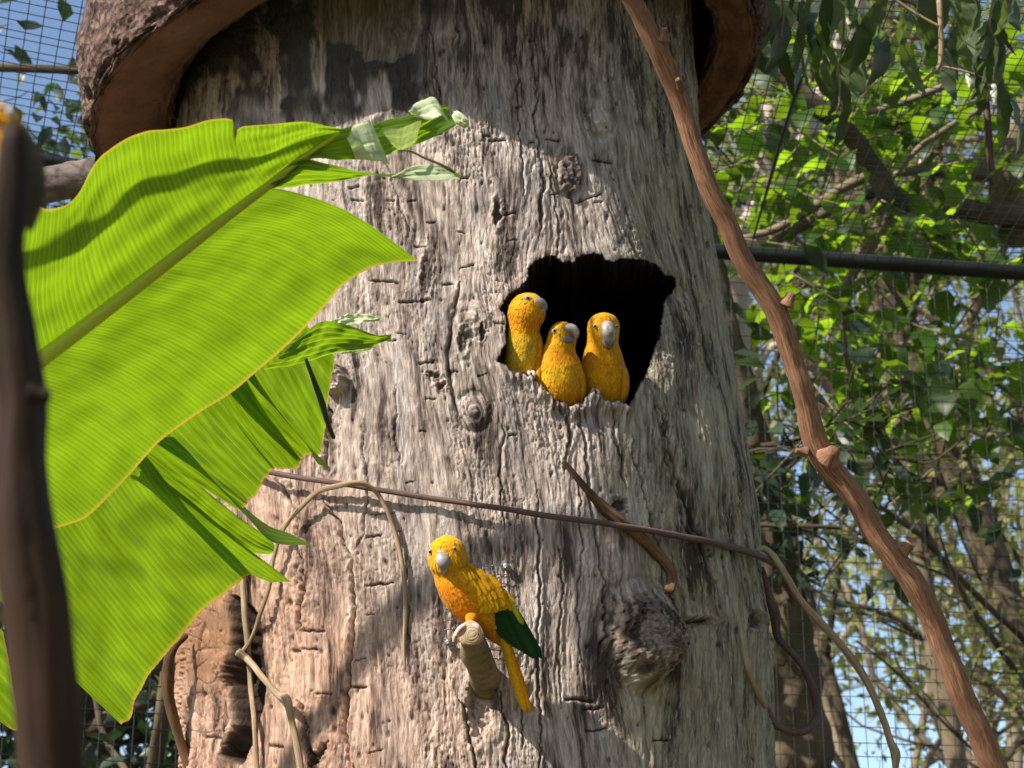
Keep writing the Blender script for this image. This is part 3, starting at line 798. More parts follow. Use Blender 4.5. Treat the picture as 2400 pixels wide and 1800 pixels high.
# front leaf, seen from below with the sun on its upper face
PL1 = Plane((985, 615, 2.22), (0.55, -0.52, -0.65))
up_pairs = [(790,312,800,292),(770,327,745,282),(720,363,690,271),(660,406,615,275),(622,434,548,281),(600,450,531,290),(596,453,529,268),(560,480,476,266),(525,507,420,282),(480,541,372,288),(434,575,325,296),(340,645,228,346),(290,684,196,386),(250,715,176,428),(212,742,158,455),(170,775,138,471),(125,812,100,476),(90,840,62,468),(-20,922,-60,500),(-170,1035,-230,590),(-330,1155,-430,720)]
bl = empty('leaf', P(300, 680, 2.4)); bl.parent = plant; bl.matrix_parent_inverse = plant.matrix_world.inverted()
bpy.context.view_layer.update()
leaf_half('leaf_blade', up_pairs, PL1, bl, M_ban, 112, bend=-0.07, wave=0.009, seed=2, droop=-0.015)
lo_pairs = [(615,437,992,620),(585,462,935,624),(520,510,868,640),(470,549,815,676),(430,580,780,716),(380,620,735,766),(340,650,688,815),(270,705,625,868),(200,757,555,928),(90,840,420,1018),(-20,922,330,1100),(-130,1005,228,1210),(-230,1080,130,1266),(-330,1155,0,1330)]
leaf_half('leaf_blade', lo_pairs, PL1, bl, M_ban, 118, bend=-0.10, wave=0.007, seed=3, droop=0.012)
# tip torn into strips
strip('leaf_strip', [(655,400),(720,352),(790,312),(900,290),(1000,262),(1050,250),(1056,268)], [(640,422),(720,368),(800,366),(880,352),(960,332),(1020,300),(1057,276)], PL1, bl, M_ban, 6, 4, 0.008, tilt=0.02, lift=0.004)
strip('leaf_strip', [(640,410),(700,366),(760,376),(860,396),(950,408),(1030,400),(1062,398)], [(612,440),(660,438),(740,432),(860,414),(950,410),(1030,408),(1066,402)], PL1, bl, M_ban, 5, 5, 0.006, tilt=-0.02, lift=0.006)
strip('folded_tip', [(905,404),(950,390),(1000,386),(1030,388),(1050,398)], [(905,407),(950,407),(1000,405),(1030,402),(1052,402)], PL1, bl, M_ban_pale, 3, 6, 0.003, tilt=0.02, lift=0.012)
strip('folded_tip', [(780,300),(812,283),(850,268)], [(800,350),(838,343),(864,352)], PL1, bl, M_ban_pale, 2, 7, 0.002, tilt=0.03, lift=0.03)
strip('folded_tip', [(844,272),(880,256),(924,241)], [(866,302),(898,324),(934,306)], PL1, bl, M_ban_pale, 2, 8, 0.002, tilt=-0.02, lift=0.045)
strip('folded_tip', [(922,238),(950,228),(975,222),(1000,217),(1012,232)], [(935,250),(958,252),(980,236),(992,246),(1004,262)], PL1, bl, M_ban_pale, 3, 9, 0.003, tilt=0.03, lift=0.03)
strip('folded_tip', [(1030,268),(1036,256),(1044,246),(1048,244)], [(1056,278),(1057,268),(1056,262),(1050,246)], PL1, bl, M_ban_pale, 2, 10, 0.003, tilt=0.02, lift=0.03)
sk = pxpath([(930,352,2.14,2.5),(960,354,2.15,3),(990,368,2.16,3),(1020,380,2.17,3.5),(1050,394,2.18,4),(1074,412,2.19,3)])
tube('dry_tip', sk, M_vine, bl, n=40, sides=8, rough=0.2, seed=2)
# midrib
rp = []
for (x, y, r_) in [(-330,1155,24),(-130,1005,22),(90,840,19),(200,757,17),(340,650,15.5),(430,580,14),(520,510,12),(620,435,10),(700,372,8),(760,330,6),(792,309,3)]:
    w_ = PL1.at(x, y, np.array(0.004)); rp.append(np.r_[w_, r_/FPX*2.1])
V, f, U = tube_data(np.array(rp), n=160, sides=16, rough=0.01, seed=1)
obj('midrib', mesh_np('midrib', V, f, M_rib, np.c_[U[:, 1]*0.5 + 0.25, U[:, 0]], {'edge': np.zeros(len(V))}), bl)
e0 = rp[0][:3]
tube('petiole', np.array([[STEM[0]+.05, STEM[1], 1.75, .03], [(STEM[0]+e0[0])/2, (STEM[1]+e0[1])/2, (1.9+e0[2])/2 + .02, .02], np.r_[e0, .0135]]), mst, bl, n=30, sides=12)
# second leaf, hanging behind the first, torn
PL2 = Plane((765, 1000, 2.66), (0.70, -0.60, -0.42))
bl2 = empty('leaf', P(400, 1200, 2.6)); bl2.parent = plant; bl2.matrix_parent_inverse = plant.matrix_world.inverted()
bpy.context.view_layer.update()
leaf_half('leaf_blade', [(300,1010,590,1345),(250,1050,528,1390),(190,1095,470,1438),(130,1140,415,1500),(80,1190,368,1562),(30,1240,325,1630),(-20,1290,296,1680),(-60,1330,284,1698)], PL2, bl2, M_ban, 40, bend=0.03, wave=0.01, seed=5, nu=160, edge_sides=False)
leaf_half('leaf_blade', [(290,1000,556,1196),(340,970,572,1180),(380,935,592,1160),(420,900,612,1125),(460,865,642,1096)], PL2, bl2, M_ban, 10, bend=0.03, wave=0.004, seed=6, nu=80, lift=0.003)
leaf_half('leaf_blade', [(470,860,640,1098),(505,835,690,1100),(535,815,716,1085)], PL2, bl2, M_ban, 6, bend=0.04, wave=0.004, seed=7, nu=60, lift=-0.004)
leaf_half('leaf_blade', [(490,862,696,1080),(540,830,718,1066),(575,800,752,1062),(610,775,756,1040),(640,750,762,1000),(665,735,772,920),(690,720,786,836)], PL2, bl2, M_ban, 12, bend=0.03, wave=0.005, seed=8, nu=100, rag=5)
strip('leaf_strip', [(550,860),(640,975),(690,1030),(750,1092)], [(575,860),(665,975),(715,1035),(752,1090)], PL2, bl2, M_ban, 3, 9, 0.003, tilt=-0.03, lift=0.01)
strip('leaf_strip', [(395,1020),(470,1090),(560,1170),(640,1235),(694,1256)], [(330,1020),(450,1105),(540,1195),(600,1255),(690,1262)], PL2, bl2, M_ban, 4, 10, 0.004, tilt=0.05, lift=0.012)
strip('leaf_strip', [(300,1000),(440,1110),(560,1210),(640,1268),(652,1282)], [(270,1040),(420,1165),(530,1250),(600,1298),(640,1304)], PL2, bl2, M_ban, 5, 11, 0.005, lift=-0.006)
strip('leaf_strip', [(300,1050),(450,1175),(560,1268),(640,1328),(684,1364)], [(280,1080),(430,1200),(545,1308),(620,1360),(656,1374)], PL2, bl2, M_ban, 5, 12, 0.005, tilt=-0.02, lift=-0.012)
strip('leaf_strip', [(690,800),(752,755),(820,764),(880,784),(916,784)], [(620,868),(710,850),(800,826),(870,812),(913,796)], Plane((800,800,2.58), (0.62,-0.6,-0.5)), bl2, M_ban, 6, 13, 0.006, edge=0.8)
strip('folded_tip', [(770,758),(815,736),(860,736),(892,748)], [(772,764),(820,764),(850,756),(888,752)], Plane((820,750,2.64), (0.2,-0.9,0.2)), bl2, M_ban_pale, 3, 14, 0.005)
strip('folded_tip', [(800,828),(840,822),(872,812)], [(800,828),(850,826),(878,812)], Plane((820,820,2.63), (0.2,-0.9,0.2)), bl2, M_ban_pale, 3, 14, 0.005)
M_dkst = bark_stick('dark_stalk', (0.02, 0.03, 0.012), (0.04, 0.06, 0.02), (0.03, 0.04, 0.02), 0.6)
tube('dead_stalk', pxpath([(716,840,2.53,4),(735,890,2.54,6),(755,945,2.56,8),(766,985,2.57,6),(782,1026,2.59,5)]), M_dkst, bl2, n=40, sides=8)
rp2 = np.array([[STEM[0]+.06, STEM[1]+.02, 1.8, .028], np.r_[PL2.at(-330, 1250, np.array(-.01)), .016], np.r_[PL2.at(100, 1010, np.array(-.012)), .011], np.r_[PL2.at(420, 850, np.array(-.012)), .009], np.r_[PL2.at(640, 720, np.array(-.012)), .005]])
tube('midrib', rp2, mst, bl2, n=60, sides=12)
# fourth leaf, unseen, added and cut to shade the lower right of the trunk
bl4 = empty('leaf', P(-400, 300, 2.6)); bl4.parent = plant; bl4.matrix_parent_inverse = plant.matrix_world.inverted()
bpy.context.view_layer.update()
def shade_pt(px, py): return P(px, py, surf(min(max(px, 500), 1700), min(max(py, 5), 1790))) + TO_SUN*1.55
for k_, (A4, B4) in enumerate([([(1290,1240),(1310,1320),(1322,1400),(1330,1480)], [(1420,1200),(1420,1300),(1420,1400),(1420,1500)]),
                               ([(1520,1120),(1530,1300),(1550,1500),(1580,1900)], [(1600,1080),(1620,1300),(1640,1500),(1700,1900)])]):
    a_ = resample(np.array(A4, float), 40); b_ = resample(np.array(B4, float), 40)
    v_ = np.linspace(0, 1, 14)
    q_ = a_[:, None, :]*(1 - v_)[None, :, None] + b_[:, None, :]*v_[None, :, None]
    W4 = np.array([[shade_pt(*q_[i_, j_]) for j_ in range(14)] for i_ in range(40)])
    W4 = W4 + (0.02*k_ + .01*fbm(np.linspace(0, 4, 40) + k_, np.zeros(40), 2)[:, None, None])*TO_SUN
    obj('leaf_strip', mesh_np('leaf_strip', W4.reshape(-1, 3), grid_faces(40, 14), M_ban, np.stack(np.meshgrid(np.linspace(0, 1, 40), v_*5, indexing='ij')[::-1], -1).reshape(-1, 2), {'edge': np.zeros(560)}), bl4)
m4 = [shade_pt(1290, 1240), shade_pt(1420, 1180), shade_pt(1640, 1060)]
tube('midrib', np.array([[STEM[0]+.05, STEM[1], 1.8, .028], [STEM[0]-.02, STEM[1]-.1, 2.5, .02], np.r_[m4[0], .012], np.r_[m4[1], .009], np.r_[m4[2], .005]]), mst, bl4, n=60, sides=12)
# unseen stalk added left of the view to band the front leaf with shade
sh_ = [PL1.at(x_, y_, np.array(0.0)) + TO_SUN*0.5 for x_, y_ in [(-160, 640), (60, 555), (280, 470), (480, 395), (690, 335), (860, 300)]]
tube('added_shade_stalk', np.vstack([[[STEM[0]+.03, STEM[1]-.03, 1.75, .03]], [np.r_[q_, .009 - .0009*i_] for i_, q_ in enumerate(sh_)]]), mst, plant, n=70, sides=12, rough=.05, seed=4)
# third leaf at the far left
PL3 = Plane((30, 1450, 2.7), (0.6, -0.6, -0.5))
bl3 = empty('leaf', P(-50, 1450, 2.7)); bl3.parent = plant; bl3.matrix_parent_inverse = plant.matrix_world.inverted()
bpy.context.view_layer.update()
leaf_half('leaf_blade', [(-220,1150,70,1290),(-240,1200,72,1340),(-260,1260,60,1384),(-280,1320,10,1372),(-300,1380,-60,1400)], PL3, bl3, M_ban, 10, wave=0.006, seed=4, nu=60)
leaf_half('leaf_blade', [(-240,1240,30,1500),(-250,1300,48,1600),(-260,1380,64,1728),(-280,1440,0,1700),(-300,1500,-80,1690)], PL3, bl3, M_ban, 12, wave=0.006, seed=5, nu=60, lift=-0.03)
tube('midrib', np.array([[STEM[0]+.04, STEM[1]+.03, 1.6, .028], np.r_[PL3.at(-260, 1320, np.array(-.02)), .016], np.r_[PL3.at(-220, 1150, np.array(-.012)), .008]]), mst, bl3, n=30, sides=12)

# ------------------------------------------------------------------ perch stub with mesh patch and screws
M_stub = bark_stick('perch_bark', (0.10, 0.075, 0.035), (0.24, 0.18, 0.09), (0.17, 0.13, 0.07), 0.8, (30, 60, 1), 0.7, 0.002)
m = Mat('cut_end', 0.85)
uv = m.coord('Object', (1, 1, 1))
c_end = P(1103, 1486, 2.735)
vec = m.n('VectorMath', _operation='DISTANCE'); m.set(vec.inputs[0], m.n('NewGeometry').outputs['Position']); vec.inputs[1].default_value = tuple(P(1108, 1488, 2.735))
rings = m.math('SINE', m.math('MULTIPLY', m.math('ADD', vec.outputs['Value'], m.math('MULTIPLY', m.noise(uv, 70, 4), 0.012)), 1900.0))
g_ = m.noise(uv, 300, 4, 0.7)
m.color(m.mix(g_, m.mix(m.math('MULTIPLY_ADD', rings, 0.14, 0.5), (0.20, 0.125, 0.065), (0.44, 0.31, 0.18)), (0.50, 0.37, 0.23)))
m.normal(m.bump(rings, 0.3, 0.001))
M_cut = m.m
ds_ = surf(1142, 1604)
base = P(1142, 1606, ds_ + 0.02); end = c_end
perch = tube('perch_stub', np.array([np.r_[base, .0235], np.r_[base*.6 + end*.4, .0205], np.r_[base*.25+end*.75, .0178], np.r_[end, .0170]]), M_stub, n=70, sides=28, rough=0.05, seed=6, knots=[(0.62, 3.2, 0.006, 0.02)], capd=False)
tag(perch, 'sawn off round branch stub under the perched parakeet', 'perch')
ax = (end - base)/np.linalg.norm(end - base)
nrm = 0.1*ax + (-FWD + 0.22*UP - 0.05*RIGHT); nrm /= np.linalg.norm(nrm)
e1 = np.cross(nrm, [0, 0, 1.0]); e1 /= np.linalg.norm(e1); e2 = np.cross(nrm, e1)
a = np.linspace(0, 2*np.pi, 48, endpoint=False)
rad = .0176*(1 + .03*np.sin(3*a))
ringv = [end + ax*0.001 + (rad*s_)[:, None]*(np.cos(a)[:, None]*e1 + np.sin(a)[:, None]*e2) - nrm*o__ for s_, o__ in ((1.02, .004), (1.0, -.001), (0.94, -.0025))]
Vd = np.concatenate(ringv + [[end + ax*0.001 + nrm*0.003]])
j = np.arange(48)
obj('cut_end', mesh_np('cut_end', Vd, [grid_faces(3, 48, True), np.stack([np.full(48, 144), 96 + j, 96 + (j+1) % 48], -1)], M_cut), perch)

m = Mat('galvanised_wire', 0.35, 0.6); m.b.inputs['Metallic'].default_value = 0.9; m.color((0.16, 0.16, 0.155)); M_galv = m.m
m = Mat('screw_steel', 0.55, 0.5); m.b.inputs['Metallic'].default_value = 0.9; m.color((0.32, 0.33, 0.335)); M_screw = m.m
pm = empty('wire_patch', P(1120, 1420, surf(1120, 1420)))
tag(pm, 'small square of galvanised wire mesh screwed to the trunk behind the perched parakeet', 'wire mesh')
def sd_(x, y): return surf(x, y) - 0.003
J = Joined()
for x in np.arange(1046, 1204, 21.5):
    V, f, U = tube_data(pxpath([(x + 1.5*math.sin(y), y, sd_(x, y) - .002, 1.1) for y in range(1322, 1520, 14)]), n=40, sides=6); J.add(V, f, U)
for y in np.arange(1326, 1520, 21.5):
    V, f, U = tube_data(pxpath([(x, y + 1.5*math.sin(x), sd_(x, y) - .004, 1.1) for x in range(1040, 1208, 14)]), n=40, sides=6); J.add(V, f, U)
obj('wire_grid', J.mesh('wire_grid', M_galv), pm)['kind'] = 'stuff'
def screw(x, y):
    c = P(x, y, surf(x, y) - .006); k = 3.0/FPX
    n_ = -FWD*0.9 - 0.25*RIGHT + 0.2*UP; n_ /= np.linalg.norm(n_)
    a1 = np.cross(n_, UP); a1 /= np.linalg.norm(a1); a2 = np.cross(n_, a1)
    a = np.linspace(0, 2*np.pi, 20, endpoint=False)
    vv = []; prof_ = [(9, -6), (9, -1), (8.5, 1), (5, 2.2), (5, 4.5), (3.6, 5.5), (1.2, 5.7), (1.0, 3.5), (.2, 3.4)]
    for r_, z_ in prof_: vv.append(c + k*r_*(np.cos(a)[:, None]*a1 + np.sin(a)[:, None]*a2) + n_*z_*k)
    return obj('screw', mesh_np('screw', np.concatenate(vv), grid_faces(len(prof_), 20, True), M_screw), pm)
screw(1185, 1328); screw(1050, 1505)

# ------------------------------------------------------------------ golden parakeets
def plum_mat(name):
    m = Mat(name, 0.75, 0.15)
    m.b.inputs['Sheen Weight'].default_value = 0.25
    m.b.inputs['Sheen Tint'].default_value = (1, .8, .3, 1)
    c = m.attr('col').outputs['Color']
    n_ = m.noise(m.coord('Object', (260, 260, 260)), 1.0, 4, 0.6)
    m.color(m.mix(1.0, c, m.ramp(n_, [(0.25, 0.72), (0.75, 1.15)]), 'MULTIPLY'))
    m.normal(m.bump(n_, 0.4, 0.002))
    return m.m
M_plum = plum_mat('plumage')
m = Mat('beak_horn', 0.38, 0.5)
n_ = m.noise(m.coord('Object', (90, 90, 90)), 1.0, 4)
m.color(m.mix(m.ramp(n_, [(0.35, 0.0), (0.65, 1.0)]), (0.17, 0.145, 0.132), (0.36, 0.31, 0.285))); m.normal(m.bump(n_, 0.15, 0.001)); M_beak = m.m
m = Mat('beak_dark', 0.5, 0.4); m.color((0.17, 0.14, 0.125)); M_beak2 = m.m
m = Mat('eye', 0.08, 0.6); m.color((0.012, 0.008, 0.006)); M_eye = m.m
m = Mat('iris', 0.2, 0.5); m.color((0.12, 0.05, 0.02)); M_iris = m.m
m = Mat('eye_skin', 0.7, 0.2); m.color((0.42, 0.35, 0.29)); M_skin = m.m
m = Mat('foot_skin', 0.6, 0.3); n_ = m.noise(m.coord('Object', (400, 400, 400)), 1.0, 3); m.color(m.mix(n_, (0.55, 0.30, 0.26), (0.78, 0.52, 0.47))); m.normal(m.bump(n_, .4, .001)); M_foot = m.m
m = Mat('claw', 0.4, 0.4); m.color((0.10, 0.08, 0.07)); M_claw = m.m

YEL = np.array([0.66, 0.30, 0.003]); ORA = np.array([0.62, 0.185, 0.002]); LEM = np.array([0.64, 0.40, 0.012]); GRN = np.array([0.004, 0.036, 0.008])
class Bird:
    def __init__(s, label, px, py, d, group=None):
        s.d, s.k = d, d/FPX
        s.o = empty('parakeet', P(px, py, d))
        tag(s.o, label, 'parakeet', group)
    def w(s, q):
        q = np.asarray(q, float)
        return P(q[..., 0], q[..., 1], s.d) - (q[..., 2]*s.k)[..., None]*FWD
    def loft(s, name, rings, mat, n=70, sides=40, col=None, parent=None, feathers=0, flen=9, fw=5.0, seed=0, lift=0.9):
        """rings: x y z a b (photo px, z towards the viewer)"""
        p = resample(np.asarray(rings, float), n)
        c = p[:, :3]; a_, b_ = np.maximum(p[:, 3], .05), np.maximum(p[:, 4], .05)
        tn = np.gradient(c, axis=0); tn /= np.linalg.norm(tn, axis=1)[:, None]
        side = np.stack([-tn[:, 1], tn[:, 0], 0*tn[:, 0]], -1); side /= np.linalg.norm(side, axis=1)[:, None] + 1e-9
        fr = np.cross(tn, side); fr *= np.where(fr[:, 2] < 0, -1, 1)[:, None]
        ang = np.linspace(0, 2*np.pi, sides, endpoint=False)
        Q = c[:, None, :] + a_[:, None, None]*np.cos(ang)[None, :, None]*side[:, None, :] + b_[:, None, None]*np.sin(ang)[None, :, None]*fr[:, None, :]
        s.Q, s.tn = Q, tn
        nrm = np.cos(ang)[None, :, None]*side[:, None, :]/a_[:, None, None] + np.sin(ang)[None, :, None]*fr[:, None, :]/b_[:, None, None]
        nrm /= np.linalg.norm(nrm, axis=-1)[..., None]
        W = s.w(Q).reshape(-1, 3)
        k = len(W)
        W = np.concatenate([W, s.w(c[[0, -1]])])
        j = np.arange(sides); e = (n-1)*sides
        f = [grid_faces(n, sides, True), np.concatenate([np.stack([np.full(sides, k), (j+1) % sides, j], -1), np.stack([np.full(sides, k+1), e+j, e+(j+1) % sides], -1)])]
        at = None
        if col is not None:
            cc = col(Q.reshape(-1, 3)); cc = np.concatenate([cc, cc[[0, -1]]]); at = {'col': cc}
        body = obj(name, mesh_np(name, W, f, mat, None, at), parent or s.o)
        if name == 'body': s.bq = Q.reshape(-1, 3)
        if feathers:
            r_ = np.random.RandomState(seed)
            J_v, J_f, J_c = [], [], []
            ar = (a_ + b_)*np.linalg.norm(np.gradient(c, axis=0), axis=1); ar[a_ < 3] *= 0.2
            ii = np.searchsorted(np.cumsum(ar)/ar.sum(), r_.rand(feathers)); ii = np.clip(ii, 1, n-2)
            jj = r_.randint(0, sides, feathers)
            j2 = (jj + 1) % sides; fr_ = r_.rand(feathers)[:, None]; fi = r_.rand(feathers)[:, None]
            mixq = lambda A, i_: A[i_, jj]*(1-fr_) + A[i_, j2]*fr_
            q = mixq(Q, ii)*(1-fi) + mixq(Q, ii+1)*fi; nn = mixq(nrm, ii)
            tt = -(mixq(Q, np.minimum(ii+2, n-1)) - mixq(Q, np.maximum(ii-2, 0))); tt /= np.linalg.norm(tt, axis=1)[:, None] + 1e-9
            bb = np.cross(nn, tt)
            scale = np.clip(a_[ii]/42, 0.62, 1.15)*(0.75 + 0.5*r_.rand(feathers))
            L = (flen*scale)[:, None]; Wd = (fw*scale)[:, None]
            tt = tt + bb*(r_.rand(feathers)[:, None] - .5)*0.45
            li = (lift*(0.35 + 0.9*r_.rand(feathers)))[:, None]
            pts = [q - tt*L*.25 + nn*.15, q + tt*L*.25 - bb*Wd*.5 + nn*(.15*li), q + tt*L*.3 + nn*(.8*li), q + tt*L*.25 + bb*Wd*.5 + nn*(.15*li), q + tt*L*.72 - bb*Wd*.28 + nn*(.75*li), q + tt*L*.72 + bb*Wd*.28 + nn*(.75*li), q + tt*L + nn*(1.1*li)]
            vv = np.stack(pts, 1)
            idx = np.arange(feathers)[:, None]*7
            tri = np.concatenate([idx + np.array(t_) for t_ in ([0,1,2],[0,2,3],[1,4,2],[2,5,3],[2,4,6],[2,6,5])])
            cc = np.repeat(col(q), 7, axis=0).reshape(feathers, 7, 3)
            cc = cc*(0.74 + 0.42*r_.rand(feathers))[:, None, None]
            pl = obj('feathers', mesh_np('feathers', s.w(vv).reshape(-1, 3), tri, M_plum, None, {'col': np.clip(cc, 0, .95).reshape(-1, 3)}, smooth=False), s.o)
            pl['kind'] = 'stuff'
        return body
    def feather(s, name, b, t, width, colr, parent, arch=4.0, tipround=0.75, side=None, n=14, m_=7):
        """single flight or covert feather from b to t (x,y,z)"""
        b, t = np.asarray(b, float), np.asarray(t, float)
        ax = t - b; L = np.linalg.norm(ax); ax = ax/L
        sd = np.cross(ax, [0, 0, 1.0]) if side is None else np.asarray(side, float)
        sd /= np.linalg.norm(sd); up = np.cross(sd, ax); up *= np.sign(up[2] + 1e-9)
        u = np.linspace(0, 1, n); v = np.linspace(-1, 1, m_)
        prof = np.minimum(1, (u/0.25)**0.6*0.9 + 0.12)*np.sqrt(np.clip(1 - np.clip((u - tipround)/(1 - tipround), 0, 1)**2, 0, 1))
        Q = b + ax*(L*u)[:, None, None] + sd*(width*.5*prof[:, None]*v[None, :])[..., None] + up*(arch*(1 - v[None, :]**2)*prof[:, None]*.35 + arch*np.sin(np.pi*u)[:, None]*.5)[..., None]
        shade = (1.08 - 0.42*np.abs(v)**3)[None, :]*np.ones(n)[:, None]
        cc = np.asarray(colr)[None, None, :]*shade[..., None]*(np.linspace(0.85, 1.1, n)*(1 - .4*smooth(.88, 1, u)))[:, None, None]
        return obj(name, mesh_np(name, s.w(Q).reshape(-1, 3), grid_faces(n, m_), M_plum, None, {'col': np.clip(cc, 0, .95).reshape(-1, 3)}), parent)
    def ball(s, name, x, y, z, rx, ry, rz, mat, parent=None, rot=0.0, n=14):
        a = np.linspace(0, np.pi, n); b = np.linspace(0, 2*np.pi, 20, endpoint=False)
        A, B = np.meshgrid(a, b, indexing='ij')
        qx = rx*np.sin(A)*np.cos(B); qy = ry*np.sin(A)*np.sin(B); c_, s_ = math.cos(rot), math.sin(rot)
        Q = np.stack([x + qx*c_ - qy*s_, y + qx*s_ + qy*c_, z + rz*np.cos(A)], -1)
        return obj(name, mesh_np(name, s.w(Q).reshape(-1, 3), grid_faces(n, 20, True), mat), parent or s.o)
    def front(s, x, y, rad=5.0):
        q = s.bq[(s.bq[:, 0]-x)**2 + (s.bq[:, 1]-y)**2 < rad*rad]
        return q[:, 2].max() if len(q) else 30.0
    def eye(s, x, y, z, r=5.0, ring=1.7, rot=0.0, sq=0.75, dx=0.0):
        z = s.front(x, y) - 0.5
        e = s.ball('eye_ring', x, y, z, r*ring, r*ring*sq, r*.55, M_skin, None, rot)
        s.ball('eye', x + dx, y, z + r*.28, r*.78, r*.7, r*.6, M_eye, e, rot)
        return e
def colf(fn):
    return lambda q: fn(q[:, 0], q[:, 1], q[:, 2])
def lerp(a, b, t): return a + (b - a)*np.clip(t, 0, 1)[:, None]
def toes(bird, parent, paths, r=4.2):
    for pth in paths:
        w_ = np.array([np.r_[bird.w(np.array(p[:3])), r*bird.k*p[3]] for p in pth])
        t_ = tube('toe', w_, M_foot, parent, n=24, sides=8, rough=0.1, seed=3)
        e = np.array(pth[-1][:3], float); e0_ = np.array(pth[-2][:3], float)
        dr = (e - e0_)/np.linalg.norm(e - e0_)
        cl = np.array([np.r_[bird.w(e), r*.6*bird.k], np.r_[bird.w(e + dr*5 + [0, 3, 0]), r*.4*bird.k], np.r_[bird.w(e + dr*8 + [0, 8, -1]), r*.1*bird.k]])
        tube('claw', cl, M_claw, t_, n=10, sides=6)

def hash_noise(x, y, s=6.0, k=0): return PN[k](x/s, y/s)
GRP = 'golden parakeets in the nest hole'
dh = surf(1200, 960)
# left bird in the hole: stretching up, looking to the right
b = Bird('golden parakeet stretching tall with olive flecked breast, beside the left lip of the nest hole', 1226, 905, surf(1230, 900) + 0.052)
def cA(x, y, z):
    c = lerp(np.broadcast_to(YEL, (len(x), 3)), ORA, (740 - np.abs(y - 752)*1.4 - 690)/50*0.5)
    c = lerp(c, LEM, smooth(770, 800, y)*0.8)
    fl = smooth(785, 805, y)*smooth(860, 835, y)*smooth(-0.15, 0.3, PN[2](x/5, y/7))*smooth(1262, 1240, x)
    c = lerp(c, np.array([0.42, 0.34, 0.06]), fl*0.85)
    return lerp(c, np.array([.46, .17, .002]), smooth(845, 895, y)*0.6)
b.loft('body', [(1222,930,-40,30,26),(1223,900,-22,44,40),(1225,865,-8,45,43),(1227,830,0,43,42),(1227,800,4,40,40),(1227,778,6,36.5,37),(1229,756,8,39,38),(1234,735,11,43.5,39),(1242,716,12,40,36),(1248,703,11,31,30),(1252,694,10,18,18),(1254,689,9,2,2)], M_plum, col=colf(cA), feathers=2200, flen=11, fw=5.5, lift=1.0, seed=1)
ub = b.loft('upper_beak', [(1249,706,35,5,7),(1256,708,35,9,9),(1266,712,34,12,9.5),(1273,720,33,10,8),(1270,731,32,6.5,6),(1266,740,31,3.2,4),(1264,747,31,.6,.8)], M_beak, 30, 20)
b.loft('lower_beak', [(1240,727,33,4,7),(1246,731,34,12,10),(1252,737,34,10,9),(1258,744,33,4.5,5),(1260,747,33,1,1)], M_beak2, 24, 18)
b.eye(1236, 701, 38, 5.2, 1.9, 0.25, .7, 1)
wg = b.loft('wing', [(1258,772,4,3,8),(1262,800,8,9,20),(1261,840,8,11,24),(1258,880,0,10,22),(1256,910,-14,3,8)], M_plum, 40, 20, col=colf(lambda x, y, z: lerp(np.broadcast_to(YEL*.9, (len(x), 3)), ORA, .3 + 0*x)), feathers=350, flen=14, fw=7, seed=9, lift=1.2)
ft = empty('foot', b.w(np.array([1236, 884, 30]))); ft.parent = b.o; ft.matrix_parent_inverse = b.o.matrix_world.inverted(); bpy.context.view_layer.update()
toes(b, ft, [[(1238,872,34,1.1),(1240,874,50,1.1),(1239,880,58,1),(1238,888,60,.8)], [(1246,872,34,1.1),(1250,873,50,1.1),(1251,879,57,1),(1250,886,58,.8)]], 3.6)
# middle bird
b = Bird('short golden parakeet with bright lemon breast, squeezed in the middle of the nest hole', 1312, 945, surf(1312, 968) + 0.052)
def cB(x, y, z):
    c = lerp(np.broadcast_to(YEL*np.array([.93,.95,1]), (len(x), 3)), ORA, smooth(800, 835, y)*smooth(870, 840, y)*.55)
    c = lerp(c, LEM*np.array([1.05, 1.0, 1]), smooth(835, 860, y)*smooth(905, 875, y)*(.55 + .45*PN[3](x/9, y/9)))
    return lerp(c, np.array([.58, .17, .002]), smooth(885, 945, y)*.8)
b.loft('body', [(1310,990,-44,30,26),(1310,960,-16,48,42),(1312,930,0,54,50),(1312,900,6,55,51),(1311,868,8,53,47),(1310,846,8,49,43),(1311,826,9,40,38),(1314,808,11,34.5,34),(1317,793,12,33.5,32),(1320,779,13,31,31),(1323,767,12,25,25),(1325,759,11,15,15),(1326,755,10,1,1)], M_plum, col=colf(cB), feathers=2200, flen=11, fw=5.5, lift=1.0, seed=2)
b.loft('upper_beak', [(1322,773,37,6,8),(1329,770,40,10,10),(1339,771,41,11,10),(1347,779,41,9.5,8.5),(1349,790,40,5.5,6),(1347,799,39,.8,1)], M_beak, 30, 20)
b.loft('lower_beak', [(1319,788,37,5,7),(1325,793,39,12,9.5),(1333,797,40,10,8.5),(1340,800,40,4.5,5),(1343,800,40,1,1)], M_beak2, 24, 18)
b.eye(1301, 776, 32, 4.8, 1.9, -0.45, .7, -2)
b.loft('wing', [(1272,842,10,3,8),(1263,872,16,11,22),(1262,908,14,13,27),(1270,945,2,10,22),(1280,965,-14,3,8)], M_plum, 40, 20, col=colf(lambda x, y, z: lerp(np.broadcast_to(YEL*.95, (len(x), 3)), ORA, .1 + 0*x)), feathers=350, flen=14, fw=7, seed=9, lift=1.2)
b.loft('wing', [(1350,845,8,3,8),(1360,880,12,9,22),(1364,915,8,9,26),(1362,945,0,7,18),(1360,965,-12,3,8)], M_plum, 40, 20, col=colf(lambda x, y, z: np.broadcast_to(YEL*.9, (len(x), 3))), feathers=350, flen=14, fw=7, seed=9, lift=1.2)
for i, (bx, by, tx, ty) in enumerate([(1276,875,1271,932),(1280,880,1277,936),(1284,884,1283,930)]):
    b.feather('wing_feather', (bx, by, 34), (tx, ty, 30), 9, YEL*(1 - .06*i), b.o, arch=3)
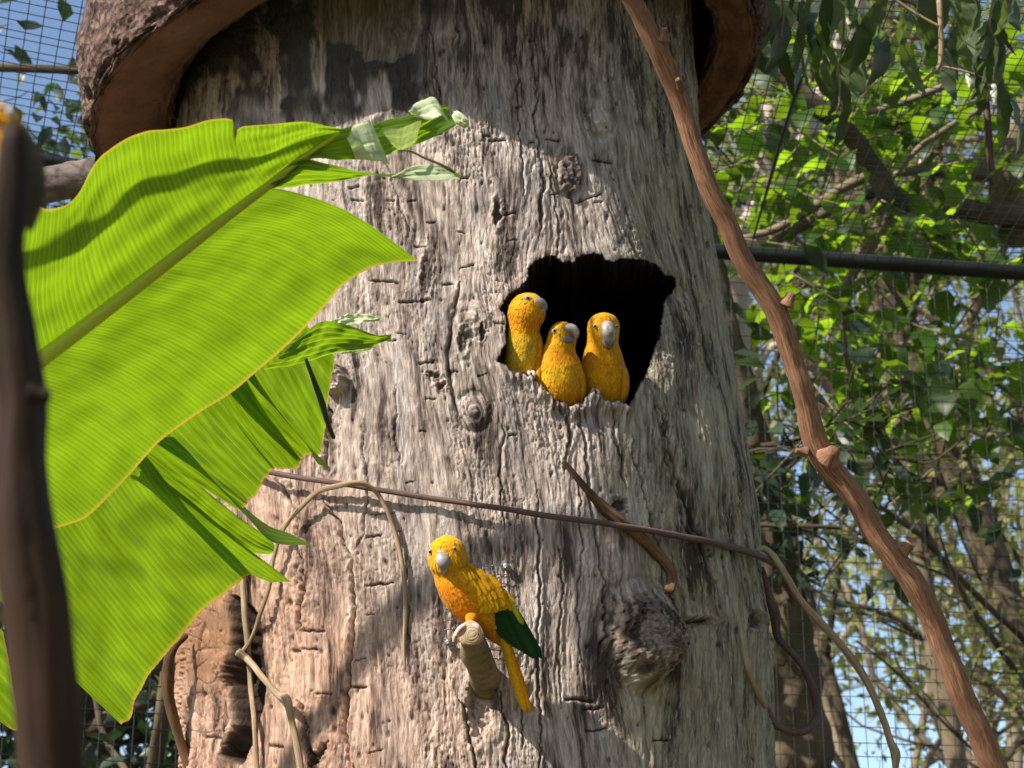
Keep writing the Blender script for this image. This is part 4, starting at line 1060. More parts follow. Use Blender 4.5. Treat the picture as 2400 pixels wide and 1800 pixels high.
# right bird, facing out
b = Bird('golden parakeet facing straight out of the nest hole, pale beak to the front', 1412, 940, surf(1412, 962) + 0.058)
def cC(x, y, z):
    c = lerp(np.broadcast_to(YEL*np.array([.95, .98, 1]), (len(x), 3)), np.array([.52, .21, .002]), smooth(800, 830, y)*smooth(880, 840, y)*.5)
    return lerp(c, np.array([.44, .17, .002]), smooth(870, 945, y)*.55 + .18*PN[4](x/10, y/12))
b.loft('body', [(1410,985,-50,30,26),(1410,955,-22,46,40),(1412,925,-4,51,46),(1413,885,4,52.5,48),(1413,852,8,49.5,44),(1412,826,10,43,40),(1412,803,14,36.5,36),(1413,784,17,36.5,36),(1414,766,18,37,37),(1414,751,17,33,33),(1414,741,15,23,24),(1414,734,13,3,3)], M_plum, col=colf(cC), feathers=2200, flen=11, fw=5.5, lift=1.0, seed=3)
b.loft('upper_beak', [(1420,755,49,8,4),(1421,765,59,14.5,10),(1422,780,65,17,13),(1423,795,64,13.5,11),(1423,806,59,7,7),(1423,815,55,1.5,2)], M_beak, 30, 24)
b.loft('lower_beak', [(1422,792,47,12,8),(1423,804,49,15,8),(1423,813,49,12,6),(1423,818,47,4,3)], M_beak2, 24, 20)
b.eye(1394, 766, 44, 4.2, 1.5, .3, .8, -1.5); b.eye(1441, 766, 38, 3.4, 1.3, -.3, .8, 1.5)
b.loft('wing', [(1452,842,6,3,8),(1462,878,12,10,22),(1462,915,8,11,26),(1455,945,-2,8,18),(1448,962,-14,3,8)], M_plum, 40, 20, col=colf(lambda x, y, z: np.broadcast_to(YEL*.85, (len(x), 3))), feathers=350, flen=14, fw=7, seed=9, lift=1.2)
for i, (bx, by, tx, ty) in enumerate([(1452,880,1448,938),(1458,880,1453,940),(1447,890,1443,932)]):
    b.feather('wing_feather', (bx, by, 26), (tx, ty, 18), 9, YEL*(.85 - .06*i), b.o, arch=3)
b.feather('wing_feather', (1368,880,24), (1376,930,20), 8, YEL*.75, b.o, arch=3)
ft = empty('foot', b.w(np.array([1385, 920, 40]))); ft.parent = b.o; ft.matrix_parent_inverse = b.o.matrix_world.inverted(); bpy.context.view_layer.update()
toes(b, ft, [[(1390,912,36,1.1),(1388,914,56,1.1),(1384,919,66,1),(1382,928,68,.8)], [(1396,912,36,1.1),(1398,915,56,1.1),(1400,920,66,1),(1401,930,67,.8)]], 3.6)
# the bird on the perch
def c8(x, y, z=0.0): return (900 + .3014*x, 1200 + .3014*y, z)
b = Bird('golden parakeet with green flight feathers perched on the sawn branch stub', 1103, 1470, 2.79)
def cD(x, y, z):
    c = np.broadcast_to(YEL*np.array([1, 1.03, 1]), (len(x), 3))
    chest = smooth(1345, 1375, y)*smooth(0, 30, (y - 1345)*0.55 + 1085 - x + 10)
    c = lerp(c, np.array([.66, .185, .002]), chest*.85)
    c = lerp(c, np.array([.52, .16, .002]), smooth(1440, 1480, y)*.7)
    return lerp(c, ORA, smooth(1330, 1345, y)*smooth(1362, 1345, y)*.35)
b.loft('body', [(1186,1520,-26,6,6),(1168,1496,-18,17,16),(1150,1470,-8,29,28),(1128,1440,4,42,40),(1106,1412,12,50,46),(1088,1388,16,52,48),(1073,1366,18,50,46),(1062,1347,18,45,43),(1056,1332,20,42,41),(1052,1313,24,46.5,45),(1049,1294,25,43.5,43),(1046,1277,24,38,38),(1044,1264,22,28,28),(1043,1256,21,14,14),(1042,1252,21,2,2)], M_plum, n=90, sides=48, col=colf(cD), feathers=3600, flen=11, fw=5.6, lift=1.0, seed=4)
b.loft('upper_beak', [(1036,1287,58,7,4),(1038,1298,68,15,9),(1041,1311,73,16,12),(1043,1326,70,9.5,9),(1044,1336,65,4,5),(1045,1345,60,.7,1)], M_beak, 30, 24)
b.loft('lower_beak', [(1042,1318,56,12,8),(1043,1328,58,12,8),(1044,1337,57,8,6),(1044,1342,54,2,2)], M_beak2, 24, 20)
b.ball('cere', 1036, 1288, 62, 11, 4, 5, M_skin)
b.eye(1067, 1281, 64, 4.4, 1.35, 1.25, .6, .5); b.eye(1011, 1289, 49, 4.6, 1.5, 1.5, .5, -1)
thigh = b.loft('thigh', [(1108,1426,34,22,18),(1107,1441,46,17,15),(1104,1452,55,11,11),(1102,1461,60,6,6)], M_plum, 24, 20, col=colf(lambda x, y, z: np.broadcast_to(np.array([.66, .21, .002]), (len(x), 3))))
wing = empty('wing', b.w(np.array(c8(700, 500, 50)))); wing.parent = b.o; wing.matrix_parent_inverse = b.o.matrix_world.inverted(); bpy.context.view_layer.update()
# base surface of the wing
rw = np.random.RandomState(5)
G0 = [(760,735),(985,705)]
tips = [(1228,1142),(1192,1152),(1158,1140),(1118,1112),(1076,1085),(1032,1058),(990,1028),(946,985),(902,930),(860,890)]
for i, (tx, ty) in enumerate(tips):
    q = i/(len(tips)-1)
    bx, by = 975 - 215*q, 690 + 45*q
    zz0 = 40 - 14*(1-q); zz1 = 4 + 22*q
    b.feather('flight_feather', c8(bx, by, zz0 - 1.6*i + 6), c8(tx, ty, zz1 - 1.6*i), 21, GRN*(0.7 + .7*rw.rand()), wing, arch=3, tipround=.7)
b.feather('wing_feather', c8(955,640,36), c8(1085,870,24), 13, np.array([.30, .34, .01]), wing, arch=3)
b.feather('wing_feather', c8(735,745,28), c8(880,905,20), 14, YEL*.85, wing, arch=3)
lines = [((520,455),(660,392)),((535,505),(730,425)),((552,555),(800,472)),((575,600),(850,528)),((600,640),(895,585)),((640,672),(935,640))]
for r_i, (A, B_) in enumerate(lines):
    nx = 7 + r_i//2
    for i in range(nx):
        q = (i + .25 + .5*rw.rand()*.6)/nx
        bx, by = A[0] + (B_[0]-A[0])*q, A[1] + (B_[1]-A[1])*q
        Lf = 130 + 10*r_i + 25*rw.rand()
        ang_ = R(64 - 22*q + rw.uniform(-5, 5))
        tx, ty = bx + Lf*math.cos(ang_), by + Lf*math.sin(ang_)
        if r_i == 5: tx, ty = 728 + 262*q, 772 - 32*q**2 + 6*rw.rand()
        bulge = 66 - 40*abs(q - .3)**1.2
        c_ = lerp(np.array([YEL*np.array([1, 1.02, 1])]), LEM*np.array([1.02, .86, .5]), np.array([.25*rw.rand() + .12*r_i]))[0]
        if rw.rand() < .12: c_ = c_*.8
        b.feather('covert_feather', c8(bx, by, bulge - 5 - 1.6*r_i), c8(tx, ty, bulge - 3.2 - 2.6*r_i), 24 + 3*rw.rand() - (4 if r_i < 2 else 0), c_, wing, arch=1.4, tipround=.6)
for i in range(4):
    q = i/3
    b.feather('covert_feather', c8(870 + 30*q, 560 + 50*q, 42), c8(985 + 14*q, 730 + 30*q - 30*(1-q), 30), 15, YEL*(.95 - .04*i), wing, arch=3, tipround=.6)
# tail
tail = empty('tail', b.w(np.array(c8(900, 950, 0)))); tail.parent = b.o; tail.matrix_parent_inverse = b.o.matrix_world.inverted(); bpy.context.view_layer.update()
for i, (bx, by, tx, ty, zz0, zz1) in enumerate([(900,900,1030,1400,2,-6),(905,905,1082,1530,5,-4),(915,915,1104,1566,8,-2),(925,925,1140,1574,6,-4),(930,930,1110,1440,1,-8)]):
    b.feather('tail_feather', c8(bx, by, zz0), c8(tx, ty, zz1), 16 + (2 if i in (1, 2) else 0), [YEL*.95, LEM*.95, YEL, YEL*np.array([.95, .85, 1]), YEL*.9][i], tail, arch=4, tipround=.88)
ft = empty('foot', b.w(np.array([1102, 1460, 50]))); ft.parent = b.o; ft.matrix_parent_inverse = b.o.matrix_world.inverted(); bpy.context.view_layer.update()
toes(b, ft, [[(1100,1459,58,1.3),(1086,1458,80,1.3),(1075,1468,88,1.2),(1068,1481,90,1.1),(1067,1493,88,.9)],
             [(1101,1458,58,1.3),(1092,1455,88,1.3),(1082,1460,95,1.2),(1075,1469,96,1.1),(1072,1479,95,.9)],
             [(1104,1458,58,1.3),(1112,1453,88,1.3),(1121,1459,95,1.2),(1125,1468,94,.9)]], 4.4)
# the blurred bird behind the tip of the near branch
b = Bird('blurred golden parakeet clinging behind the tip of the dark foreground branch', 10, 330, 0.87)
def cE(x, y, z):
    c = np.broadcast_to(YEL, (len(x), 3))
    return lerp(c, np.array([.05, .045, .03]), smooth(20, 55, x + 0.18*(y - 300)) * smooth(262, 290, y))
b.loft('body', [(30,520,-60,40,40),(28,450,-40,70,60),(20,390,-30,74,66),(8,330,-20,62,60),(-8,290,-10,48,48),(-12,262,-4,44,44),(-10,246,0,32,32),(-8,238,0,12,12),(-8,236,0,2,2)], M_plum, col=colf(cE), feathers=1500, flen=22, fw=13, seed=6)
b.loft('upper_beak', [(22,262,24,5,7),(30,268,26,9,9),(36,280,24,6,6),(34,292,22,1,1)], M_beak, 20, 16)
b.eye(10, 256, 34, 6)
#PART3
# ------------------------------------------------------------------ aviary netting and pipes
m = Mat('black_wire', 0.5, 0.4); m.color((0.02, 0.021, 0.02)); M_wire = m.m
m = Mat('pipe_paint', 0.45, 0.4)
n_ = m.noise(m.coord('Object', (6, 6, 6)), 1.0, 5, 0.7)
m.color(m.mix(m.ramp(n_, [(0.4, 0.0), (0.7, 1.0)]), (0.005, 0.008, 0.007), (0.02, 0.023, 0.018))); m.normal(m.bump(n_, .3, .002)); M_pipe = m.m
PIPEZ = 1.6 + 5.4*(FWD[2] + UP[2]*(900-590)/FPX)
def at_z(px, py, z):
    dr = FWD + (px-1200)/FPX*RIGHT + (900-py)/FPX*UP
    return CAM + dr*(z - CAM[2])/dr[2]
A_, B_ = at_z(1660, 588, PIPEZ), at_z(2400, 640, PIPEZ)
dirR = (B_ - A_)/np.linalg.norm(B_ - A_)
C_ = A_ - dirR*0.75                      # corner hidden behind the trunk
E_ = at_z(140, 386, PIPEZ)
dirL = (E_ - C_)/np.linalg.norm(E_ - C_)
def bars(J, a, b, r=.0012):
    ax = b - a; L = np.linalg.norm(ax); ax = ax/L
    s1 = np.cross(ax, [.37, .2, .9]); s1 /= np.linalg.norm(s1); s2 = np.cross(ax, s1)
    n = max(2, int(L/0.5))
    t = np.linspace(0, 1, n)[:, None]
    c = a*(1-t) + b*t
    w = np.random.RandomState(int(abs(a[0]*9973 + b[2]*7919 + a[1]*3571)) % 99991)
    c = c + w.normal(0, .0022, c.shape)*np.r_[0, np.ones(n-2), 0][:, None]
    V = (c[:, None, :] + r*np.stack([s1, s2, -s1, -s2])[None]).reshape(-1, 3)
    J.add(V, grid_faces(n, 4, True))
def netting(label, start, direction, length, z0, z1, step):
    root = empty('netting_wall', start*np.array([1, 1, 0]))
    tag(root, label, 'netting')
    J = Joined()
    for s in np.arange(0, length, step):
        p = start + direction*s
        bars(J, np.array([p[0], p[1], z0]), np.array([p[0], p[1], z1]))
    for z in np.arange(z0, z1, step):
        a, b_ = start.copy(), start + direction*length
        a[2] = b_[2] = z
        bars(J, a, b_)
    g = obj('wire_grid', J.mesh('wire_grid', M_wire, False), root); g['kind'] = 'stuff'
    return root
nr = netting('black wire netting wall of the aviary to the right of the trunk', C_, dirR, 5.4, 0.0, PIPEZ, .0385)
nl = netting('black wire netting wall of the aviary to the left of the trunk', C_, dirL, 3.4, 0.0, PIPEZ, .036)
tube('pipe', np.array([np.r_[C_, .022], np.r_[C_ + dirR*2.5, .022], np.r_[C_ + dirR*5.4, .022]]), M_pipe, nr, n=40, sides=16, rough=.015, seed=2)
tube('pipe', np.array([np.r_[C_, .02], np.r_[C_ + dirL*1.6, .02], np.r_[C_ + dirL*3.4, .02]]), M_pipe, nl, n=40, sides=16, rough=.015, seed=3)
for q, dd, rt in ((C_, 0, nr), (C_ + dirR*5.4, 0, nr), (C_ + dirL*3.4, 0, nl)):
    tube('post', np.array([[q[0], q[1], -0.03, .03], [q[0], q[1], PIPEZ*.5, .03], [q[0], q[1], PIPEZ + .02, .03]]), M_pipe, rt, n=20, sides=14)
# roof netting
def roof(label, start, direction, length, run, depth, step):
    root = empty('netting_roof', start)
    tag(root, label, 'netting')
    J = Joined()
    for s in np.arange(0, length, step):
        p = start + direction*s; bars(J, p, p + run*depth)
    for s in np.arange(step, depth, step):
        p = start + run*s; bars(J, p, p + direction*length)
    g = obj('wire_grid', J.mesh('wire_grid', M_wire, False), root); g['kind'] = 'stuff'
run = np.array([0.0, -1.0, -0.03])
roof('black wire netting roof of the aviary above the right hand pipe', C_ + dirR*0.0, dirR, 5.4, run, 3.1, .036)
roof('black wire netting roof of the aviary above the left hand pipe', C_ + dirL*0.0, dirL, 3.4, np.array([.30, -1.0, 0.02]), 2.2, .036)
tube('roof_wire', np.array([np.r_[at_z(1765, 560, PIPEZ), .003], np.r_[at_z(1855, 250, PIPEZ - .05), .004], np.r_[at_z(1960, -40, PIPEZ - .06), .004]]), M_wire, nr, n=30, sides=8)

# ------------------------------------------------------------------ leaves
def leaf_mesh(name, kind, mat, seed=0, n=9):
    """unit leaf along +y, face up +z, length 1"""
    r_ = np.random.RandomState(seed)
    u = np.linspace(0, 1, n)
    if kind == 'heart':
        w = 0.46*np.sin(np.pi*np.clip(u, 0, 1)**0.62)**0.75*(1 - .12*u); w[0] = .16; w[-1] = .0
    elif kind == 'long':
        w = 0.105*np.sin(np.pi*u**0.8)**0.8; w[0] = .012; w[-1] = 0
    else:
        w = 0.24*np.sin(np.pi*u**0.8)**0.9; w[0] = .02; w[-1] = 0
    w = w*(1 + .06*r_.randn(n))
    cup = {'heart': .10, 'long': .03, 'oval': .06}[kind]; arc = {'heart': .18, 'long': .10, 'oval': .12}[kind]
    y = u.copy(); 
    if kind == 'heart': y[0] = .05
    V = []
    for i in range(n):
        zc = arc*math.sin(math.pi*u[i])*.6 - arc*u[i]**2 + .02*r_.randn()
        bx = .04*math.sin(3*u[i] + seed)
        V += [(bx - w[i], y[i] - (.05 if kind == 'heart' and i == 0 else 0), zc + cup*(w[i]/.4)), (bx, y[i], zc - .01), (bx + w[i], y[i] - (.05 if kind == 'heart' and i == 0 else 0), zc + cup*(w[i]/.4)*r_.uniform(.5, 1.3))]
    V = np.array(V)
    return V, grid_faces(n, 3)
def frame_from(dirv, nv):
    y = np.asarray(dirv, float); y = y/np.linalg.norm(y)
    z = np.asarray(nv, float); z = z - y*(z @ y); z = z/(np.linalg.norm(z) + 1e-9)
    x = np.cross(y, z)
    return np.stack([x, y, z], 1)
from mathutils import Matrix
def mat4(Rm, loc, s):
    M = np.eye(4); M[:3, :3] = Rm*s; M[:3, 3] = loc
    return Matrix(M.tolist())
def add_leaf(root, me, Rm, loc, s, name='leaf'):
    o = bpy.data.objects.new(name, me)
    scene.collection.objects.link(o)
    o.parent = root
    o.matrix_parent_inverse = root.matrix_world.inverted()
    o.matrix_world = mat4(Rm, loc, s)
    return o
def twigs_joined(name, paths, mat, root, sides=6, n=14, seed=0):
    J = Joined()
    for i, p in enumerate(paths):
        V, f, U = tube_data(p, n=n, sides=sides, rough=.1, seed=(seed + i) % 13); J.add(V, f, U)
    o = obj(name, J.mesh(name, mat), root); o['kind'] = 'stuff'
    return o

M_pale = bark_stick('pale_bark', (0.30, 0.25, 0.20), (0.52, 0.44, 0.36), (0.42, 0.31, 0.24), .85, (14, 2, 1), .6, .006)
M_dbark = bark_stick('dark_bark', (0.03, 0.022, 0.016), (0.09, 0.065, 0.045), (0.13, 0.10, 0.06), .9, (18, 3, 1), .9, .01)
M_mbark = bark_stick('mid_bark', (0.10, 0.075, 0.05), (0.24, 0.18, 0.12), (0.16, 0.13, 0.08), .85, (40, 4, 1), .7, .004)
M_heart = leaf_mat('broad_leaf', (0.025, 0.055, 0.010), (0.26, 0.43, 0.012), .5, .45, 1.3)
M_long = leaf_mat('hanging_leaf', (0.07, 0.10, 0.05), (0.22, 0.34, 0.03), .28, .4, 1.0, .5)
M_far = leaf_mat('far_leaf', (0.17, 0.18, 0.05), (0.42, 0.43, 0.09), .45, .6, .7)
M_far2 = leaf_mat('far_leaf_dark', (0.05, 0.075, 0.02), (0.16, 0.22, 0.04), .4, .6, .7)
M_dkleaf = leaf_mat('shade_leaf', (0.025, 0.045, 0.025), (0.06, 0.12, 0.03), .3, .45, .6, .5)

def tree_root(name, base, label, cat='tree', group=None):
    o = empty(name, base); tag(o, label, cat, group); return o
def ground_below(p): return np.array([p[0], p[1], -0.03])

# ---- broad leaved climber tree behind the right netting
rt = tree_root('broadleaf_tree', at_z(2330, 900, 1.6)*0 + np.array([2.75, 3.6, 0]), 'leafy tree with large round backlit leaves behind the netting and black pipe')
D = 6.3
def br(name, rows, mat, seed, n=50, sides=10, rough=.1, parent=rt):
    return tube(name, pxpath(rows), mat, parent, n=n, sides=sides, rough=rough, seed=seed, wob=.006)
tr0 = P(2480, 520, 6.6)
tube('trunk', np.array([[2.75, 3.6, -.03, .12], [2.6, 3.5, 1.6, .10], [2.3, 3.35, 2.8, .085], np.r_[tr0, .07]]), M_dbark, rt, n=60, sides=16, rough=.08, seed=1, wob=.01)
br('branch', [(2480,520,6.6,32),(2400,508,6.5,30),(2300,496,6.4,26),(2180,486,6.3,24),(2110,476,6.25,24),(2080,452,6.2,26),(2045,390,6.2,25),(1985,310,6.15,24),(1900,235,6.1,22),(1820,160,6.1,20),(1740,90,6.1,17)], M_dbark, 2, 90, 14)
br('branch', [(2100,470,6.28,14),(2060,540,6.3,17),(2030,590,6.3,16),(2000,640,6.3,13),(1960,700,6.3,8)], M_mbark, 3)
br('branch', [(2120,402,6.4,9),(2050,412,6.4,12),(1980,438,6.4,12),(1900,490,6.4,12),(1820,535,6.4,10),(1740,560,6.4,7)], M_mbark, 4)
br('branch', [(2090,462,6.35,10),(2040,452,6.35,13),(1960,486,6.35,13),(1880,530,6.35,13),(1800,575,6.35,11),(1760,600,6.35,9)], M_dbark, 5)
br('branch', [(2420,392,6.6,34),(2300,400,6.5,28),(2200,396,6.45,18),(2120,402,6.4,10)], M_mbark, 6)
br('branch', [(2195,220,6.6,12),(2185,290,6.6,13),(2172,350,6.6,14),(2165,400,6.5,12)], M_pale, 7)
br('branch', [(2430,110,6.3,5),(2300,170,6.3,7),(2180,215,6.3,8),(2060,258,6.3,7),(1990,275,6.3,5)], M_mbark, 8)
br('branch', [(2320,245,6.2,5),(2230,295,6.2,7),(2140,360,6.2,7),(2080,430,6.2,6),(2040,490,6.2,4)], M_mbark, 9)
br('branch', [(1960,690,6.4,5),(1975,780,6.4,7),(1990,850,6.4,7),(2020,940,6.4,6),(2070,1010,6.4,5),(2110,1050,6.4,4)], M_mbark, 10)
br('branch', [(2050,620,6.5,5),(2105,700,6.5,7),(2180,830,6.5,7),(2240,890,6.5,6),(2330,930,6.5,4)], M_mbark, 11)
br('branch', [(2420,190,6.4,6),(2360,420,6.5,40),(2400,560,6.6,44)], M_mbark, 12)
hm = []
for i in range(5):
    V_, f_ = leaf_mesh('leaf', 'heart', None, i)
    hm.append((V_, f_, mesh_np('broad_leaf', V_, f_, M_heart, None, {'tint': np.full(len(V_), i*.19)})))
rl = np.random.RandomState(11)
def dens(x, y):
    """how leafy the place is behind the right netting"""
    if x < 1640 or x > 2440: return 0
    if y < 90: return .5
    if y < 600: return .95 - .45*(x < 1780)
    if y < 760: return .14 if x < 1820 else .85
    if y < 1000: return .05 if x < 1860 else .8
    if y < 1150: return .03 if x < 1900 else .5
    return 0
nodes = []; tw_paths = []
while len(nodes) < 800:
    x, y = rl.uniform(1640, 2440), rl.uniform(30, 1150)
    if rl.rand() > dens(x, y): continue
    d = rl.uniform(5.9, 7.4)
    a = rl.uniform(0, 2*np.pi); L = rl.uniform(.18, .4)
    p0 = P(x, y, d); dr = np.array([math.cos(a), math.sin(a)*.8, rl.uniform(-.9, .1)]); dr /= np.linalg.norm(dr)
    p1 = p0 + dr*L
    k = rl.randint(3, 6)
    tw_paths.append(np.array([np.r_[p0, .0035], np.r_[(p0+p1)/2 + rl.normal(0, .01, 3), .0028], np.r_[p1, .0015]]))
    for j in range(k):
        t_ = (j + .6)/k
        nodes.append((p0 + dr*L*t_, dr))
twigs_joined('twigs', tw_paths, M_mbark, rt, 5, 6, 3)
Jl = Joined(); cnt = 0
big = []
for (p, dr) in nodes:
    side = np.cross(dr, [0, 0, 1.0])*(1 if rl.rand() < .5 else -1) + rl.normal(0, .35, 3) + dr*.5 + np.array([0, 0, -.35])
    nv = np.array([rl.normal(-.1, .38), rl.normal(-.15, .38), 1.0])
    s = rl.uniform(.06, .115)
    big.append((p, frame_from(side, nv), s))
big.sort(key=lambda q: -q[2]/((q[0]-CAM) @ FWD))
for i, (p, Rm, s) in enumerate(big):
    k = rl.randint(5)
    if i < 290: add_leaf(rt, hm[k][2], Rm, p, s)
    else: Jl.add(p + s*(hm[k][0] @ Rm.T), hm[k][1], None, rl.rand())
obj('foliage', Jl.mesh('foliage', M_heart), rt)['kind'] = 'stuff'

# ---- hanging narrow leaves in front of the netting, top right
er = tree_root('willow_leaved_tree', np.array([2.0, -0.3, 0]), 'tree branch with long drooping narrow leaves in front of the netting')
tube('trunk', np.array([[2.0, -.3, -.03, .09], [1.95, -.3, 2.0, .07], [1.7, -.25, 3.3, .05], [1.3, -.1, 3.62, .03], np.r_[P(2100, -120, 3.9), .018], np.r_[P(1800, -90, 3.9), .008]]), M_mbark, er, n=70, sides=12, rough=.06, seed=2)
lm = []
for i in range(5):
    V_, f_ = leaf_mesh('leaf', 'long' if i < 4 else 'oval', None, i + 20, 11)
    V_[:, 0] *= 1.2
    lm.append((V_, f_, mesh_np('narrow_leaf', V_, f_, M_long, None, {'tint': np.full(len(V_), i*.21)})))
tp = []
stems = [[(2200,-60,5),(2205,60,6),(2202,150,5),(2190,160,4)], [(2200,0,5),(2206,100,6),(2200,155,6),(2165,190,4)], [(2202,155,4),(2270,170,3),(2340,195,3),(2420,200,2)], [(2200,62,4),(2140,28,4),(2085,-10,4)],
         [(2330,180,3),(2350,230,3),(2375,280,2)], [(1975,-20,3),(1978,60,3),(1970,140,2)], [(1960,130,2),(1968,200,3),(1975,270,2)], [(2330,-20,3),(2320,60,3),(2330,110,3),(2290,130,2)], [(1830,-30,3),(1836,30,3),(1830,90,2)], [(2310,200,3),(2312,240,8),(2318,330,9),(2325,400,8)]]
for s_ in stems[:-1]:
    tp.append(pxpath([(x, y, 3.9, r_) for x, y, r_ in s_]))
for i, p in enumerate(tp): tube('twig', p, M_vine, er, n=24, sides=8, rough=.1, seed=i)
tube('twig', pxpath([(x, y, 3.95, r_) for x, y, r_ in stems[-1]]), M_rod, er, n=24, sides=8, rough=.1, seed=9)
def hang(x, y, L, ang, tilt, d=3.9, k=None, roll=None, w=1.0):
    """leaf whose base is at x,y and hangs L photo px long, ang degrees from straight down (positive to the right)"""
    p = P(x, y, d); a = R(ang)
    dr = math.sin(a)*RIGHT - math.cos(a)*UP + tilt*FWD
    ro = rl.uniform(0, 2*np.pi) if roll is None else roll
    nv = math.cos(ro)*(-FWD) + math.sin(ro)*RIGHT
    k = rl.randint(5) if k is None else k
    add_leaf(er, lm[k][2], frame_from(dr, nv), p, L/FPX*d)
for (x, y, L, ang, k, ro) in [(2085,-5,190,-38,1,.2),(2120,20,120,-18,2,.6),(2132,26,130,20,0,1.0),(2310,55,130,-8,3,.9),(2240,-20,110,14,1,.3),(2260,-10,90,18,4,.2),(2298,130,160,4,0,.5),(2352,190,165,-4,1,.3),(2362,215,150,12,2,.9),(2275,128,120,4,3,1.2),
                              (1975,190,120,2,2,.4),(1966,205,90,-18,0,.8),(1978,265,90,-18,1,.3),(1900,-10,90,-14,0,.6),(1830,30,140,-6,4,.9),(1790,-20,140,6,4,.8),(1760,-10,150,-4,4,.7),(2010,30,150,0,4,.9),(2050,60,160,2,4,1.0),(2070,80,130,-10,4,.9)]:
    hang(x, y, L, ang, rl.uniform(-.3, .3), 3.9, k, ro)
for i in range(75):
    x = rl.uniform(1760, 2420); y = rl.uniform(-130, 60) if rl.rand() < .8 else rl.uniform(40, 140)
    hang(x, y, rl.uniform(90, 170), rl.normal(0, 16), rl.uniform(-.4, .4), rl.uniform(3.8, 4.3))

# ---- pale barked tree
pt = tree_root('pale_tree', ground_below(P(1715, 1700, 8.0)), 'pale barked tree leaning behind the netting right of the trunk')
b0 = P(1712, 1100, 8.0)
tube('trunk', np.vstack([[[b0[0], b0[1], -.03, .17]], pxpath([(1712,1100,8,56),(1708,900,8,50),(1712,760,8,46),(1712,640,8,48),(1748,560,8,44),(1800,470,8,40),(1850,380,8,34),(1900,310,8,30)])]), M_pale, pt, n=120, sides=20, rough=.06, seed=4)
tube('branch', pxpath([(1790,480,8,36),(1800,360,8,38),(1822,240,8,38),(1850,120,8,36),(1880,-20,8,32),(1900,-200,8,28)]), M_pale, pt, n=60, sides=16, rough=.08, seed=5)
tube('branch', pxpath([(1890,320,8,28),(1930,210,8.2,26),(1975,110,8.3,24),(2020,-40,8.4,20)]), M_pale, pt, n=50, sides=14, rough=.08, seed=6)
tube('branch', pxpath([(1710,830,8,26),(1740,780,8,22),(1790,760,8.1,16),(1830,720,8.2,9)]), M_pale, pt, n=40, sides=12, rough=.12, seed=7)
tube('branch', pxpath([(1712,980,8,10),(1760,920,8.1,12),(1800,820,8.2,10),(1860,800,8.2,6)]), M_pale, pt, n=40, sides=10, rough=.12, seed=8)

# ---- dark rough trunk just behind the right edge
rr_ = tree_root('ivy_tree', ground_below(P(1880, 1900, 6.2)), 'dark rough tree trunk with ivy leaves just behind the right edge of the dead trunk')
b0 = P(1880, 1900, 6.2)
tube('trunk', np.vstack([[[b0[0], b0[1], -.03, .16]], pxpath([(1880,1900,6.2,88),(1862,1700,6.2,78),(1838,1500,6.2,66),(1815,1350,6.2,58),(1778,1150,6.2,52),(1740,950,6.2,42),(1700,760,6.2,30),(1650,500,6.2,20)])]), M_dbark, rr_, n=200, sides=28, rough=.22, seed=3)
ov = []
for i in range(3):
    V_, f_ = leaf_mesh('leaf', 'oval', None, i + 40)
    ov.append((V_, f_, mesh_np('oval_leaf', V_, f_, M_dkleaf, None, {'tint': np.full(len(V_), i*.3)})))
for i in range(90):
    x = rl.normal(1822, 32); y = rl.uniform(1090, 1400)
    add_leaf(rr_, ov[rl.randint(3)][2], frame_from(rl.normal(0, 1, 3) + [0, 0, -.5], rl.normal(0, 1, 3) + [0, -1, .6]), P(x - (1250 - y)*.16, y, 6.05 + rl.uniform(-.1, .1)), rl.uniform(.05, .085))

